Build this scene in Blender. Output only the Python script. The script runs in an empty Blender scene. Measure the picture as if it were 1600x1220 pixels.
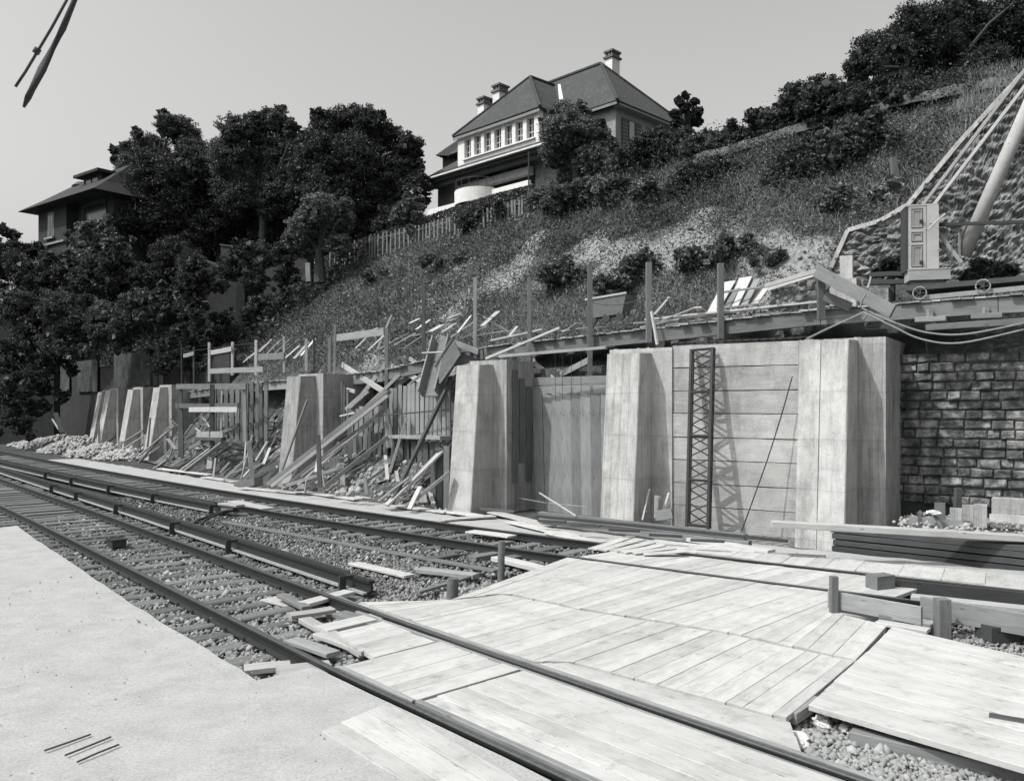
import bpy, bmesh, math, random
import numpy as np
from mathutils import Vector, Matrix, noise
random.seed(7); rng = np.random.default_rng(7)
R = math.radians
scene = bpy.context.scene
C = scene.collection

# ---------------------------------------------------------------- camera, sky, sun
EYE = 2.6; F = 1300.0; HZ = 633.0
cd = bpy.data.cameras.new('camera'); cam = bpy.data.objects.new('camera', cd); C.objects.link(cam)
cam.location = (0, 0, EYE); cam.rotation_euler = (R(90), 0, 0)
cd.sensor_width = 36; cd.lens = 36 * F / 1600; cd.shift_y = (HZ - 610) / 1600
cd.clip_end = 2000; cd.clip_start = 0.05
scene.camera = cam
SUNV = Vector((1.135, .505, -1.63)).normalized()          # the way the light travels
w = bpy.data.worlds.new('World'); scene.world = w; w.use_nodes = True
nt = w.node_tree; bg = nt.nodes['Background']
sky = nt.nodes.new('ShaderNodeTexSky'); sky.sky_type = 'NISHITA'; sky.sun_disc = False
sky.sun_elevation = math.asin(-SUNV.z); sky.sun_rotation = math.atan2(-SUNV.x, -SUNV.y) % (2 * math.pi)
sky.air_density = 1.0; sky.dust_density = 5.0; sky.altitude = 50
bw = nt.nodes.new('ShaderNodeHueSaturation'); bw.inputs['Saturation'].default_value = 0.0
tint = nt.nodes.new('ShaderNodeMixRGB'); tint.blend_type = 'MULTIPLY'; tint.inputs['Fac'].default_value = 1
tint.inputs['Color2'].default_value = (1.0, .995, .98, 1)
nt.links.new(sky.outputs[0], bw.inputs['Color']); nt.links.new(bw.outputs[0], tint.inputs['Color1'])
nt.links.new(tint.outputs[0], bg.inputs['Color']); bg.inputs['Strength'].default_value = 0.15
sl = bpy.data.lights.new('sun', 'SUN'); sl.energy = 2.75; sl.angle = R(.53); sl.color = (1, .985, .97)
sun = bpy.data.objects.new('sun', sl); C.objects.link(sun)
sun.rotation_euler = SUNV.to_track_quat('-Z', 'Y').to_euler(); sun.location = (-20, -9, 30)
vs = scene.view_settings; vs.view_transform = 'Standard'; vs.look = 'None'; vs.exposure = 0.28; vs.gamma = 1

# ---------------------------------------------------------------- materials (a black and white print: all greys)
def g(v):
    k = min(1, v / .5)
    return (v * (.91 + .09 * k), v, v * (1.01 - .03 * k), 1)
def new_mat(name):
    m = bpy.data.materials.new(name); m.use_nodes = True
    return m, m.node_tree, m.node_tree.nodes['Principled BSDF']
def nd(t, kind, **kw):
    n = t.nodes.new(kind)
    for k, v in kw.items():
        if k in n.inputs.keys(): n.inputs[k].default_value = v
        else: setattr(n, k, v)
    return n
def ramp(t, src, stops):
    r = t.nodes.new('ShaderNodeValToRGB'); t.links.new(src, r.inputs[0])
    e = r.color_ramp.elements
    while len(e) < len(stops): e.new(.5)
    for i, (p, c) in enumerate(stops):
        e[i].position = p; e[i].color = c if isinstance(c, tuple) else (c, c, c, 1)
    return r.outputs[0]
def mix(t, kind, fac, a, b):
    m = t.nodes.new('ShaderNodeMixRGB'); m.blend_type = kind
    for s, v in ((0, fac), (1, a), (2, b)):
        if isinstance(v, (int, float)): m.inputs[s].default_value = v if s == 0 else (v, v, v, 1)
        elif isinstance(v, tuple): m.inputs[s].default_value = v
        else: t.links.new(v, m.inputs[s])
    return m.outputs[0]
def coords(t, scale=(1, 1, 1), kind='Object'):
    c = t.nodes.new('ShaderNodeTexCoord'); mp = t.nodes.new('ShaderNodeMapping'); mp.inputs['Scale'].default_value = scale
    t.links.new(c.outputs[kind], mp.inputs[0]); return mp.outputs[0]
def nz(t, vec, scale, detail=5, rough=.6, dist=0):
    n = nd(t, 'ShaderNodeTexNoise', Scale=scale, Detail=detail, Roughness=rough, Distortion=dist)
    t.links.new(vec, n.inputs['Vector']); return n.outputs['Fac']
def bump(t, b, h, strength, dist=.02):
    n = nd(t, 'ShaderNodeBump', Strength=strength, Distance=dist); t.links.new(h, n.inputs['Height'])
    t.links.new(n.outputs[0], b.inputs['Normal'])

def wood(name, v, var=.35, grain=.5, dirt=.3, dust=0):
    m, t, b = new_mat(name)
    v1 = coords(t, (1.2, 22, 22)); v2 = coords(t, (.8, 2.2, 2.2))
    n1 = nz(t, v1, 3.0, 6, .65, .3); n2 = nz(t, v2, 2.2, 5, .6)
    oi = t.nodes.new('ShaderNodeObjectInfo')
    c = ramp(t, n1, [(.25, g(v * (1 - grain))), (.5, g(v)), (.8, g(min(.9, v * 1.12)))])
    c = mix(t, 'MULTIPLY', dirt, c, ramp(t, n2, [(.3, .35), (.6, 1.0)]))
    c = mix(t, 'MULTIPLY', 1.0, c, ramp(t, oi.outputs['Random'], [(0, 1 - var), (.6, 1.0), (1, 1 + var * .25)]))
    # knots and nail stains
    vo = nd(t, 'ShaderNodeTexVoronoi', Scale=1.0); t.links.new(coords(t, (2.2, 7, 7)), vo.inputs['Vector'])
    c = mix(t, 'MULTIPLY', .8, c, ramp(t, vo.outputs['Distance'], [(.05, .3), (.11, 1.0)]))
    if dust:
        gp = t.nodes.new('ShaderNodeNewGeometry'); w1 = nz(t, gp.outputs['Position'], .8, 8, .7); w2 = nz(t, gp.outputs['Position'], 3.5, 8, .75)
        c = mix(t, 'MIX', ramp(t, w1, [(.38, 0.0), (.65, .6)]), c, g(dust * 1.12))
        c = mix(t, 'MULTIPLY', .7, c, ramp(t, w2, [(.3, .55), (.46, 1.0)]))
        w3 = nz(t, gp.outputs['Position'], 28, 3, .6); c = mix(t, 'MULTIPLY', .6, c, ramp(t, w3, [(.27, .3), (.34, 1.0)]))
    t.links.new(c, b.inputs['Base Color']); b.inputs['Roughness'].default_value = .8
    b.inputs['Specular IOR Level'].default_value = .2
    bump(t, b, n1, .35, .006)
    return m
def concrete(name, v, board=True, stain=.5, horiz=False, bw=.32):
    m, t, b = new_mat(name)
    v1 = coords(t)
    n1 = nz(t, v1, 2.0, 8, .7); n2 = nz(t, v1, 38, 3, .6)
    n3 = nz(t, coords(t, (1, 1, 9) if horiz else (7, 7, .45)), 1.6, 5, .7)
    c = ramp(t, n1, [(.3, g(v * .74)), (.55, g(v)), (.75, g(min(.85, v * 1.1)))])
    c = mix(t, 'MULTIPLY', stain, c, ramp(t, n3, [(.36, .5), (.55, 1.0)]))
    c = mix(t, 'MULTIPLY', .35, c, ramp(t, n2, [(.35, .55), (.5, 1.0)]))
    h = n2
    if board:
        s = t.nodes.new('ShaderNodeTexWave'); s.wave_type = 'BANDS'; s.bands_direction = 'Z' if horiz else 'X'
        s.inputs['Scale'].default_value = 1.7; s.inputs['Distortion'].default_value = .25; s.inputs['Detail'].default_value = 2
        s.wave_profile = 'SAW'; t.links.new(v1, s.inputs['Vector'])
        c = mix(t, 'MULTIPLY', bw, c, ramp(t, s.outputs['Fac'], [(0, .2), (.05, 1.0), (.6, .9), (1, .78)]))
    vo = nd(t, 'ShaderNodeTexVoronoi', Scale=6); t.links.new(v1, vo.inputs['Vector'])
    c = mix(t, 'MULTIPLY', .5, c, ramp(t, vo.outputs['Distance'], [(.04, .25), (.09, 1.0)]))
    oi = t.nodes.new('ShaderNodeObjectInfo'); c = mix(t, 'MULTIPLY', 1.0, c, ramp(t, oi.outputs['Random'], [(0, .84), (1, 1.06)]))
    if not horiz:
        s2 = t.nodes.new('ShaderNodeTexWave'); s2.wave_type = 'BANDS'; s2.bands_direction = 'Z'; s2.wave_profile = 'SAW'
        s2.inputs['Scale'].default_value = .33; s2.inputs['Distortion'].default_value = .5; s2.inputs['Detail'].default_value = 3; s2.inputs['Detail Scale'].default_value = 2
        t.links.new(v1, s2.inputs['Vector']); c = mix(t, 'MULTIPLY', .4, c, ramp(t, s2.outputs['Fac'], [(0, .4), (.02, .85), (.05, 1.0), (.9, .95), (1, .86)]))
    vo2 = nd(t, 'ShaderNodeTexVoronoi', Scale=2.2); t.links.new(v1, vo2.inputs['Vector']); c = mix(t, 'MULTIPLY', .25, c, ramp(t, vo2.outputs['Color'], [(.2, .7), (.7, 1.0)]))
    n6 = nz(t, coords(t, (1, 1, .35)), .9, 6, .7); c = mix(t, 'MULTIPLY', .55, c, ramp(t, n6, [(.38, .5), (.5, 1.0)]))
    t.links.new(c, b.inputs['Base Color']); b.inputs['Roughness'].default_value = .9
    b.inputs['Specular IOR Level'].default_value = .15
    bump(t, b, mix(t, 'ADD', 1.0, h, n3), .6, .015)
    return m
def rough_mat(name, stops, scale, bs=.6, bd=.03, scale2=None, rough=.95, kind='Object', spec=.1):
    m, t, b = new_mat(name); v = coords(t, kind=kind)
    n1 = nz(t, v, scale, 10, .7); n2 = nz(t, v, scale2 or scale * 7, 6, .7)
    c = ramp(t, n1, stops); c = mix(t, 'MULTIPLY', .6, c, ramp(t, n2, [(.3, .45), (.6, 1.0)]))
    t.links.new(c, b.inputs['Base Color']); b.inputs['Roughness'].default_value = rough
    b.inputs['Specular IOR Level'].default_value = spec
    bump(t, b, n2, bs, bd); return m
def leafmat(name, v, spread=.6, trans=.25):
    m, t, b = new_mat(name); ge = t.nodes.new('ShaderNodeNewGeometry')
    c = ramp(t, ge.outputs['Random Per Island'], [(0, g(v * (1 - spread))), (.6, g(v)), (.92, g(v * 1.5)), (1, g(v * 2.4))])
    t.links.new(c, b.inputs['Base Color']); b.inputs['Roughness'].default_value = .55
    b.inputs['Specular IOR Level'].default_value = .3
    tr = t.nodes.new('ShaderNodeBsdfTranslucent'); t.links.new(c, tr.inputs['Color'])
    mx = t.nodes.new('ShaderNodeMixShader'); mx.inputs[0].default_value = trans
    t.links.new(b.outputs[0], mx.inputs[1]); t.links.new(tr.outputs[0], mx.inputs[2])
    t.links.new(mx.outputs[0], t.nodes['Material Output'].inputs['Surface']); return m
def brickmat(name, v, mortar, bw_, bh, msz=.02, scale=1.0, var=.5, axes='XZ', bs=.8, bd=.03, stain=.5):
    m, t, b = new_mat(name); c0 = t.nodes.new('ShaderNodeTexCoord')
    sp = t.nodes.new('ShaderNodeSeparateXYZ'); cb = t.nodes.new('ShaderNodeCombineXYZ'); t.links.new(c0.outputs['Object'], sp.inputs[0])
    wob = nz(t, c0.outputs['Object'], 3.0, 4, .6)
    ad = t.nodes.new('ShaderNodeMath'); ad.operation = 'MULTIPLY_ADD'; ad.inputs[1].default_value = bh * .25
    t.links.new(wob, ad.inputs[0]); t.links.new(sp.outputs[axes[1]], ad.inputs[2])
    t.links.new(sp.outputs[axes[0]], cb.inputs[0]); t.links.new(ad.outputs[0], cb.inputs[1])
    br = t.nodes.new('ShaderNodeTexBrick'); t.links.new(cb.outputs[0], br.inputs['Vector'])
    br.inputs['Color1'].default_value = g(v); br.inputs['Color2'].default_value = g(v * (1 - var)); br.inputs['Mortar'].default_value = g(mortar)
    br.inputs['Scale'].default_value = scale; br.inputs['Brick Width'].default_value = bw_; br.inputs['Row Height'].default_value = bh
    br.inputs['Mortar Size'].default_value = msz; br.inputs['Mortar Smooth'].default_value = .3
    n = nz(t, c0.outputs['Object'], 9, 8, .75); n5 = nz(t, c0.outputs['Object'], .9, 5, .7)
    c = mix(t, 'MULTIPLY', .8, br.outputs['Color'], ramp(t, n, [(.3, .3), (.6, 1.15)]))
    c = mix(t, 'MULTIPLY', stain, c, ramp(t, n5, [(.38, .3), (.62, 1.0)]))
    t.links.new(c, b.inputs['Base Color']); b.inputs['Roughness'].default_value = .9
    hh = mix(t, 'ADD', 1.0, mix(t, 'MULTIPLY', 1, n, .7), ramp(t, br.outputs['Fac'], [(0, .6), (1, 0.0)]))
    bump(t, b, hh, bs, bd); return m
def plain(name, v, rough=.6, metal=0, nsc=12, var=.35):
    m, t, b = new_mat(name); n = nz(t, coords(t), nsc, 6, .7)
    t.links.new(ramp(t, n, [(.3, g(v * (1 - var))), (.6, g(v))]), b.inputs['Base Color'])
    b.inputs['Roughness'].default_value = rough; b.inputs['Metallic'].default_value = metal
    bump(t, b, n, .15, .004); return m

M = dict(
 deck=wood('deck_board_wood', .48, .22, .36, .42, dust=.41), pale=wood('pale_wood', .44, .30, .3, .25), mid=wood('weathered_wood', .27, .35, .4, .35),
 grey=wood('grey_form_wood', .15, .4, .45, .4), dark=wood('tarred_wood', .07, .4, .4, .3), sleeper=wood('sleeper_wood', .17, .4, .5, .4),
 sheet=wood('sheeting_wood', .24, .35, .4, .4), dkpost=wood('dark_post_wood', .16, .35, .5, .3),
 conc=concrete('board_marked_concrete', .50), concd=concrete('stained_concrete', .56, True, .5, bw=.7), concl=concrete('fresh_concrete', .53, False, .35),
 slab=concrete('cast_slab_concrete', .46, False, .25, True), conct=concrete('planked_concrete', .42, True, .6, bw=.5),
 steel=plain('rusty_rail_steel', .03, .5, .3), railtop=plain('worn_rail_steel', .16, .4, .6), foot=plain('dusty_rail_foot', .30, .8), iron=plain('dark_iron', .05, .6, .3),
 ballast=rough_mat('ballast_stone', [(.3, g(.04)), (.5, g(.09)), (.75, g(.2))], 14, 1, .05, 60),
 stones=None,
 dirt=rough_mat('trodden_pale_dirt', [(.3, g(.33)), (.5, g(.385)), (.66, g(.42))], 2.3, .35, .008, 45),
 rubble=rough_mat('broken_rubble', [(.3, g(.22)), (.6, g(.45)), (.8, g(.6))], 5, .6, .03, 25),
 spoil=rough_mat('excavated_spoil', [(.3, g(.10)), (.5, g(.22)), (.7, g(.4))], 3, 1, .06, 20),
 leaf=leafmat('broad_leaf', .095, .75), leafd=leafmat('dark_leaf', .05, .8), leafl=leafmat('light_leaf', .14), leafw=leafmat('weed_leaf', .14, .7),
 grass=leafmat('dry_grass', .26, .6, .3), ivy=leafmat('ivy_leaf', .06), bark=rough_mat('bark', [(.3, g(.04)), (.7, g(.12))], 8, .8, .03),
 tile=brickmat('roof_tile', .075, .045, .22, .16, .012, 1, .3, 'XY', .5, .02, .35),
 tiled=brickmat('dark_roof_tile', .035, .025, .22, .16, .012, 1, .3, 'XY', .5, .02, .4),
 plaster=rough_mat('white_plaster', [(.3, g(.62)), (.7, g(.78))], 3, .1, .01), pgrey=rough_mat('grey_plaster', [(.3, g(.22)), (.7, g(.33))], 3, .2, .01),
 dplaster=rough_mat('shaded_render', [(.3, g(.04)), (.7, g(.07))], 3, .2, .01),  # render darkened so the old house's sunlit face reads as shaded
 glass=plain('window_glass', .03, .15), shutter=plain('shutter_paint', .06, .6), curtain=plain('net_curtain', .45, .8),
 brick=brickmat('house_brick', .16, .3, .26, .085, .012, 1, .4), dbrick=brickmat('shaded_brick', .04, .025, .3, .12, .015, 1, .4),  # dbrick: tree shade over the garden walls put into the brick colour
 ashlar=brickmat('dark_ashlar', .30, .07, .52, .27, .03, 1, .6, 'XZ', 1, .08, .75),
 paper=rough_mat('paper', [(.3, g(.55)), (.7, g(.75))], 6, .4, .02), cab=wood('cabinet_paint', .42, .1, .2, .3), cabd=wood('cabinet_panel_paint', .33, .1, .2, .3),
 cable=plain('rope', .22, .8), black=plain('black_cable', .03, .7), box=plain('painted_box', .12, .7))

# ---------------------------------------------------------------- object helpers
def tag(o, label=None, cat=None, group=None, kind=None):
    if label: o['label'] = label
    if cat: o['category'] = cat
    if group: o['group'] = group
    if kind: o['kind'] = kind
    return o
def empty(name, loc, label=None, cat=None, group=None, rz=0):
    o = bpy.data.objects.new(name, None); C.objects.link(o); o.location = loc; o.rotation_euler = (0, 0, rz); o.empty_display_size = .2
    return tag(o, label, cat, group)
def link(name, me, mat, parent=None, mtx=None, smooth=False):
    if mat is not None: me.materials.append(mat)
    o = bpy.data.objects.new(name, me); C.objects.link(o)
    if mtx is not None: o.matrix_local = mtx
    if parent is not None: o.parent = parent
    if smooth: me.polygons.foreach_set('use_smooth', [True] * len(me.polygons))
    return o
class MB:
    """collects faces; built in the local frame of the parent (or world when top-level)"""
    def __init__(s): s.v = []; s.f = []
    def add(s, vs_, fs):
        n = len(s.v); s.v += [tuple(p) for p in vs_]; s.f += [tuple(i + n for i in f) for f in fs]; return s
    def box(s, x0, x1, y0, y1, z0, z1):
        return s.hexa([(x0, y0, z0), (x1, y0, z0), (x1, y1, z0), (x0, y1, z0)], [(x0, y0, z1), (x1, y0, z1), (x1, y1, z1), (x0, y1, z1)])
    def hexa(s, lo, hi):
        return s.add(list(lo) + list(hi), [(3, 2, 1, 0), (4, 5, 6, 7), (0, 1, 5, 4), (1, 2, 6, 5), (2, 3, 7, 6), (3, 0, 4, 7)])
    def prism(s, poly, z0, z1):
        n = len(poly)
        return s.add([(x, y, z0) for x, y in poly] + [(x, y, z1) for x, y in poly], [tuple(range(n))[::-1], tuple(range(n, 2 * n))] + [(i, (i + 1) % n, n + (i + 1) % n, n + i) for i in range(n)])
    def bar(s, a, b, w_, h_, up=(0, 0, 1)):
        a = Vector(a); b = Vector(b); x = (b - a).normalized(); u = Vector(up)
        if abs(x.dot(u)) > .98: u = Vector((0, 1, 0))
        y = u.cross(x).normalized(); z = x.cross(y); y *= w_ / 2; z *= h_ / 2
        return s.hexa([a - y - z, b - y - z, b + y - z, a + y - z], [a - y + z, b - y + z, b + y + z, a + y + z])
    def tube(s, pts, rad, n=8, cap=True):
        pts = [Vector(p) for p in pts]; rs = rad if isinstance(rad, (list, tuple)) else [rad] * len(pts); ring0 = len(s.v); vv = []; ff = []
        for i, p in enumerate(pts):
            d = (pts[min(i + 1, len(pts) - 1)] - pts[max(i - 1, 0)]).normalized(); u = Vector((0, 0, 1)) if abs(d.z) < .9 else Vector((0, 1, 0))
            y = u.cross(d).normalized(); z = d.cross(y)
            for k in range(n): an = 2 * math.pi * k / n; vv.append(p + (y * math.cos(an) + z * math.sin(an)) * rs[i])
        for i in range(len(pts) - 1):
            for k in range(n): a = i * n + k; b = i * n + (k + 1) % n; ff.append((a, b, b + n, a + n))
        if cap: ff.append(tuple(range(n))[::-1]); ff.append(tuple(range((len(pts) - 1) * n, len(pts) * n)))
        return s.add(vv, ff)
    def build(s, name, mat, parent=None, label=None, cat=None, group=None, kind=None, world=True, smooth=False):
        me = bpy.data.meshes.new(name)
        vv = s.v
        if parent is not None and world:
            mi = parent.matrix_basis.inverted()
            if parent.parent: mi = mi @ parent.parent.matrix_basis.inverted()
            vv = [tuple(mi @ Vector(p)) for p in vv]
        loc = None
        if parent is None and len(vv):
            a = np.array(vv); c = Vector(((a[:, 0].min() + a[:, 0].max()) / 2, (a[:, 1].min() + a[:, 1].max()) / 2, a[:, 2].min())); vv = [tuple(Vector(p) - c) for p in vv]; loc = c
        me.from_pydata(vv, [], s.f); me.validate()
        o = link(name, me, mat, parent, Matrix.Translation(loc) if loc is not None else None, smooth)
        return tag(o, label, cat, group, kind)
def beam(name, a, b, w_, h_, mat, label=None, cat=None, group=None, parent=None, up=(0, 0, 1), ch=.006, wob=.004, taper=0):
    """one timber with its own frame: local x along it, slightly chamfered and warped"""
    a = Vector(a); b = Vector(b); L = (b - a).length; x = (b - a).normalized(); u = Vector(up)
    if abs(x.dot(u)) > .98: u = Vector((0, -1, 0))
    y = u.cross(x).normalized(); z = x.cross(y)
    n = max(2, int(L / .45)); vv = []; ff = []; cy = w_ / 2; cz = h_ / 2; c = min(ch, cy * .4, cz * .4)
    prof = [(-cy + c, -cz), (cy - c, -cz), (cy, -cz + c), (cy, cz - c), (cy - c, cz), (-cy + c, cz), (-cy, cz - c), (-cy, -cz + c)]
    bow = random.uniform(-1, 1) * wob * 2
    for i in range(n + 1):
        t_ = i / n; oy = random.uniform(-wob, wob) * .5; oz = bow * math.sin(math.pi * t_) + random.uniform(-wob, wob) * .3
        k = 1 - taper * t_; ex = (random.uniform(-.012, .012) if i in (0, n) else 0)
        for (py, pz) in prof: vv.append((t_ * L + ex, py * k + oy, pz * k + oz))
    for i in range(n):
        for k in range(8): p = i * 8 + k; q = i * 8 + (k + 1) % 8; ff.append((p, q, q + 8, p + 8))
    ff.append(tuple(range(8))[::-1]); ff.append(tuple(range(n * 8, n * 8 + 8)))
    me = bpy.data.meshes.new(name); me.from_pydata(vv, [], ff)
    m4 = Matrix((x, y, z)).transposed().to_4x4(); m4.translation = a
    if parent is not None: m4 = parent.matrix_basis.inverted() @ m4
    return tag(link(name, me, mat, parent, m4), label, cat, group)
def plank(c4, th, mat, label, cat='plank', group=None, name='deck_plank', zj=.004):
    """c4: four plan corners (x,y) with z, order A0 B0 B1 A1; local x runs from A to B"""
    c4 = [Vector(c) for c in c4]; a = (c4[0] + c4[3]) / 2; b = (c4[1] + c4[2]) / 2; x = (b - a).normalized(); y = Vector((0, 0, 1)).cross(x).normalized(); z = x.cross(y)
    m4 = Matrix((x, y, z)).transposed().to_4x4(); m4.translation = a + Vector((0, 0, random.uniform(-zj, zj))); mi = Matrix((x, y, z)).transposed().to_4x4(); mi.translation = a; mi = mi.inverted()
    p = [mi @ c for c in c4]; n = 5; vv = []; ff = []
    for i in range(n + 1):
        t_ = i / n; s0 = p[0].lerp(p[1], t_); s1 = p[3].lerp(p[2], t_); e = random.uniform(-.003, .003)
        if s0.y > s1.y: s0, s1 = s1, s0
        c = .004
        vv += [(s0.x, s0.y + e, -th), (s1.x, s1.y + e, -th), (s1.x, s1.y + e, s1.z - c), (s1.x, s1.y - c + e, s1.z), (s0.x, s0.y + c + e, s0.z), (s0.x, s0.y + e, s0.z - c)]
    for i in range(n):
        for k in range(6): q = i * 6 + k; r_ = i * 6 + (k + 1) % 6; ff.append((q, r_, r_ + 6, q + 6))
    ff.append(tuple(range(6))[::-1]); ff.append(tuple(range(n * 6, n * 6 + 6)))
    me = bpy.data.meshes.new(name); me.from_pydata(vv, [], ff)
    return tag(link(name, me, mat, None, m4), label, cat, group)
def quads_mesh(name, V4, mat, parent=None):
    """V4: (N,4,3) array of leaf faces"""
    n = len(V4); me = bpy.data.meshes.new(name); me.vertices.add(n * 4); me.loops.add(n * 4); me.polygons.add(n)
    me.vertices.foreach_set('co', np.ascontiguousarray(V4, dtype=np.float32).ravel())
    me.loops.foreach_set('vertex_index', np.arange(n * 4, dtype=np.int32)); me.polygons.foreach_set('loop_start', np.arange(0, n * 4, 4, dtype=np.int32))
    me.update(calc_edges=True); return link(name, me, mat, parent)
def leaf_quads(P, size, up=0.0, aspect=.55):
    n = len(P); a = rng.normal(size=(n, 3)); a[:, 2] += up; a /= np.linalg.norm(a, axis=1)[:, None]
    b = rng.normal(size=(n, 3)); b -= (a * b).sum(1)[:, None] * a; b /= np.linalg.norm(b, axis=1)[:, None]
    s = size * rng.uniform(.6, 1.4, n)[:, None]; a = a * s; b = b * s * aspect
    return np.stack([P - a * .5, P + b * .5 + a * .05, P + a * .5, P - b * .5 + a * .05], axis=1)
def blades(P, h, wd, lean=.3):
    n = len(P); an = rng.uniform(0, 6.28, n); d = np.stack([np.cos(an), np.sin(an), np.zeros(n)], 1); hh = (h * rng.uniform(.5, 1.5, n))[:, None]
    ln = rng.normal(size=(n, 3)) * lean * hh; ln[:, 2] = 0; top = P + ln + np.array([0, 0, 1]) * hh; s = d * wd * rng.uniform(.6, 1.4, n)[:, None]
    return np.stack([P - s, P + s, top + s * .4, top - s * .3], axis=1)
ORD = ['first', 'second', 'third', 'fourth', 'fifth', 'sixth', 'seventh', 'eighth', 'ninth', 'tenth', 'eleventh', 'twelfth', 'thirteenth', 'fourteenth', 'fifteenth', 'sixteenth', 'seventeenth', 'eighteenth', 'nineteenth', 'twentieth']
ORD += ['twenty-' + x for x in ORD[:9]] + ['thirtieth'] + ['thirty-' + x for x in ORD[:9]] + ['fortieth'] + ['forty-' + x for x in ORD[:9]]

# ---------------------------------------------------------------- survey: from the picture to metres on the ground
def G(px, py, z=0.0):
    Y = (EYE - z) * F / (py - HZ); return Vector(((px - 800) / F * Y, Y, z))
def U(px, py, Y): return Vector(((px - 800) / F * Y, Y, EYE + (HZ - py) / F * Y))
# line of the new wall (face of the pilasters), s grows to the left / away
_st = [(14.6, 8.2), (5.87 + 3.6, 15.9 - 2.5), (5.87, 15.9), (2.3, 18.4), (-1.34, 20.93), (-4.55, 24.0), (-7.5, 27.3), (-13.1, 34.5), (-18.5, 42.0), (-21.4, 45.3), (-24.3, 48.6), (-31, 56), (-50, 78)]
_st = [Vector(p) for p in _st]; _n = []
for i in range(len(_st)):
    t_ = (_st[min(i + 1, len(_st) - 1)] - _st[max(i - 1, 0)]).normalized(); _n.append(Vector((-t_.y, t_.x)) * -1)
_ln = [p + n_ * .95 for p, n_ in zip(_st, _n)]
_s = [0]
for i in range(1, len(_ln)): _s.append(_s[-1] + (_ln[i] - _ln[i - 1]).length)
S0 = _s[2]; _s = [x - S0 for x in _s]                  # s = 0 at the nearest buttress
SB = _s                                               # stations: SB[2] first buttress, 3, 4, (5 empty), 6 ...
SS = np.linspace(_s[0], _s[-1], 1200)
LX = np.interp(SS, _s, [p.x for p in _ln]); LY = np.interp(SS, _s, [p.y for p in _ln])
k_ = np.ones(41) / 41
def smooth(a): p = np.pad(a, 20, mode='reflect', reflect_type='odd'); return np.convolve(p, k_, 'valid')
LX = smooth(LX); LY = smooth(LY)
TX = np.gradient(LX); TY = np.gradient(LY); tl = np.hypot(TX, TY); NX = TY / tl; NY = -TX / tl
def LW(s, q, z=0): 
    x = np.interp(s, SS, LX) + q * np.interp(s, SS, NX); y = np.interp(s, SS, LY) + q * np.interp(s, SS, NY); return Vector((float(x), float(y), z))
def wq(px, q):
    k = (px - 800) / F; X = LX + q * NX; Y = LY + q * NY; d = X - k * Y
    i = np.where((d[:-1] > 0) & (d[1:] <= 0))[0]
    i = int(i[0]) if len(i) else int(np.argmin(abs(d[:-1]))); f_ = d[i] / (d[i] - d[i + 1] + 1e-9); f_ = min(1, max(0, f_))
    return X[i] + f_ * (X[i + 1] - X[i]), Y[i] + f_ * (Y[i + 1] - Y[i]), SS[i] + f_ * (SS[i + 1] - SS[i])
def WP(px, py, q): x, y, s = wq(px, q); return Vector((x, y, EYE + (HZ - py) / F * y))
def sm(a, b, x): t_ = min(1, max(0, (x - a) / (b - a))); return t_ * t_ * (3 - 2 * t_)
ZW_s = [SB[0], SB[2], SB[3], SB[4], SB[6], SB[8], SB[-1]]; ZW_z = [3.9, 3.86, 3.74, 3.67, 3.6, 3.5, 3.3]
def zw(s): return float(np.interp(s, ZW_s, ZW_z))
RQ = 12.0
_rid = []
for px, py in ((1800, 95), (1560, 128), (1400, 158), (1250, 200), (1150, 232), (1000, 272), (830, 318), (700, 352), (560, 402), (480, 440), (400, 482), (340, 528), (300, 535), (250, 480), (200, 440), (100, 425), (0, 415)):
    x, y, s = wq(px, RQ); _rid.append((s, EYE + (HZ - py) / F * y))
_rid.sort()
def zr(s): return float(np.interp(s, [a for a, b in _rid], [b for a, b in _rid]))
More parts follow.
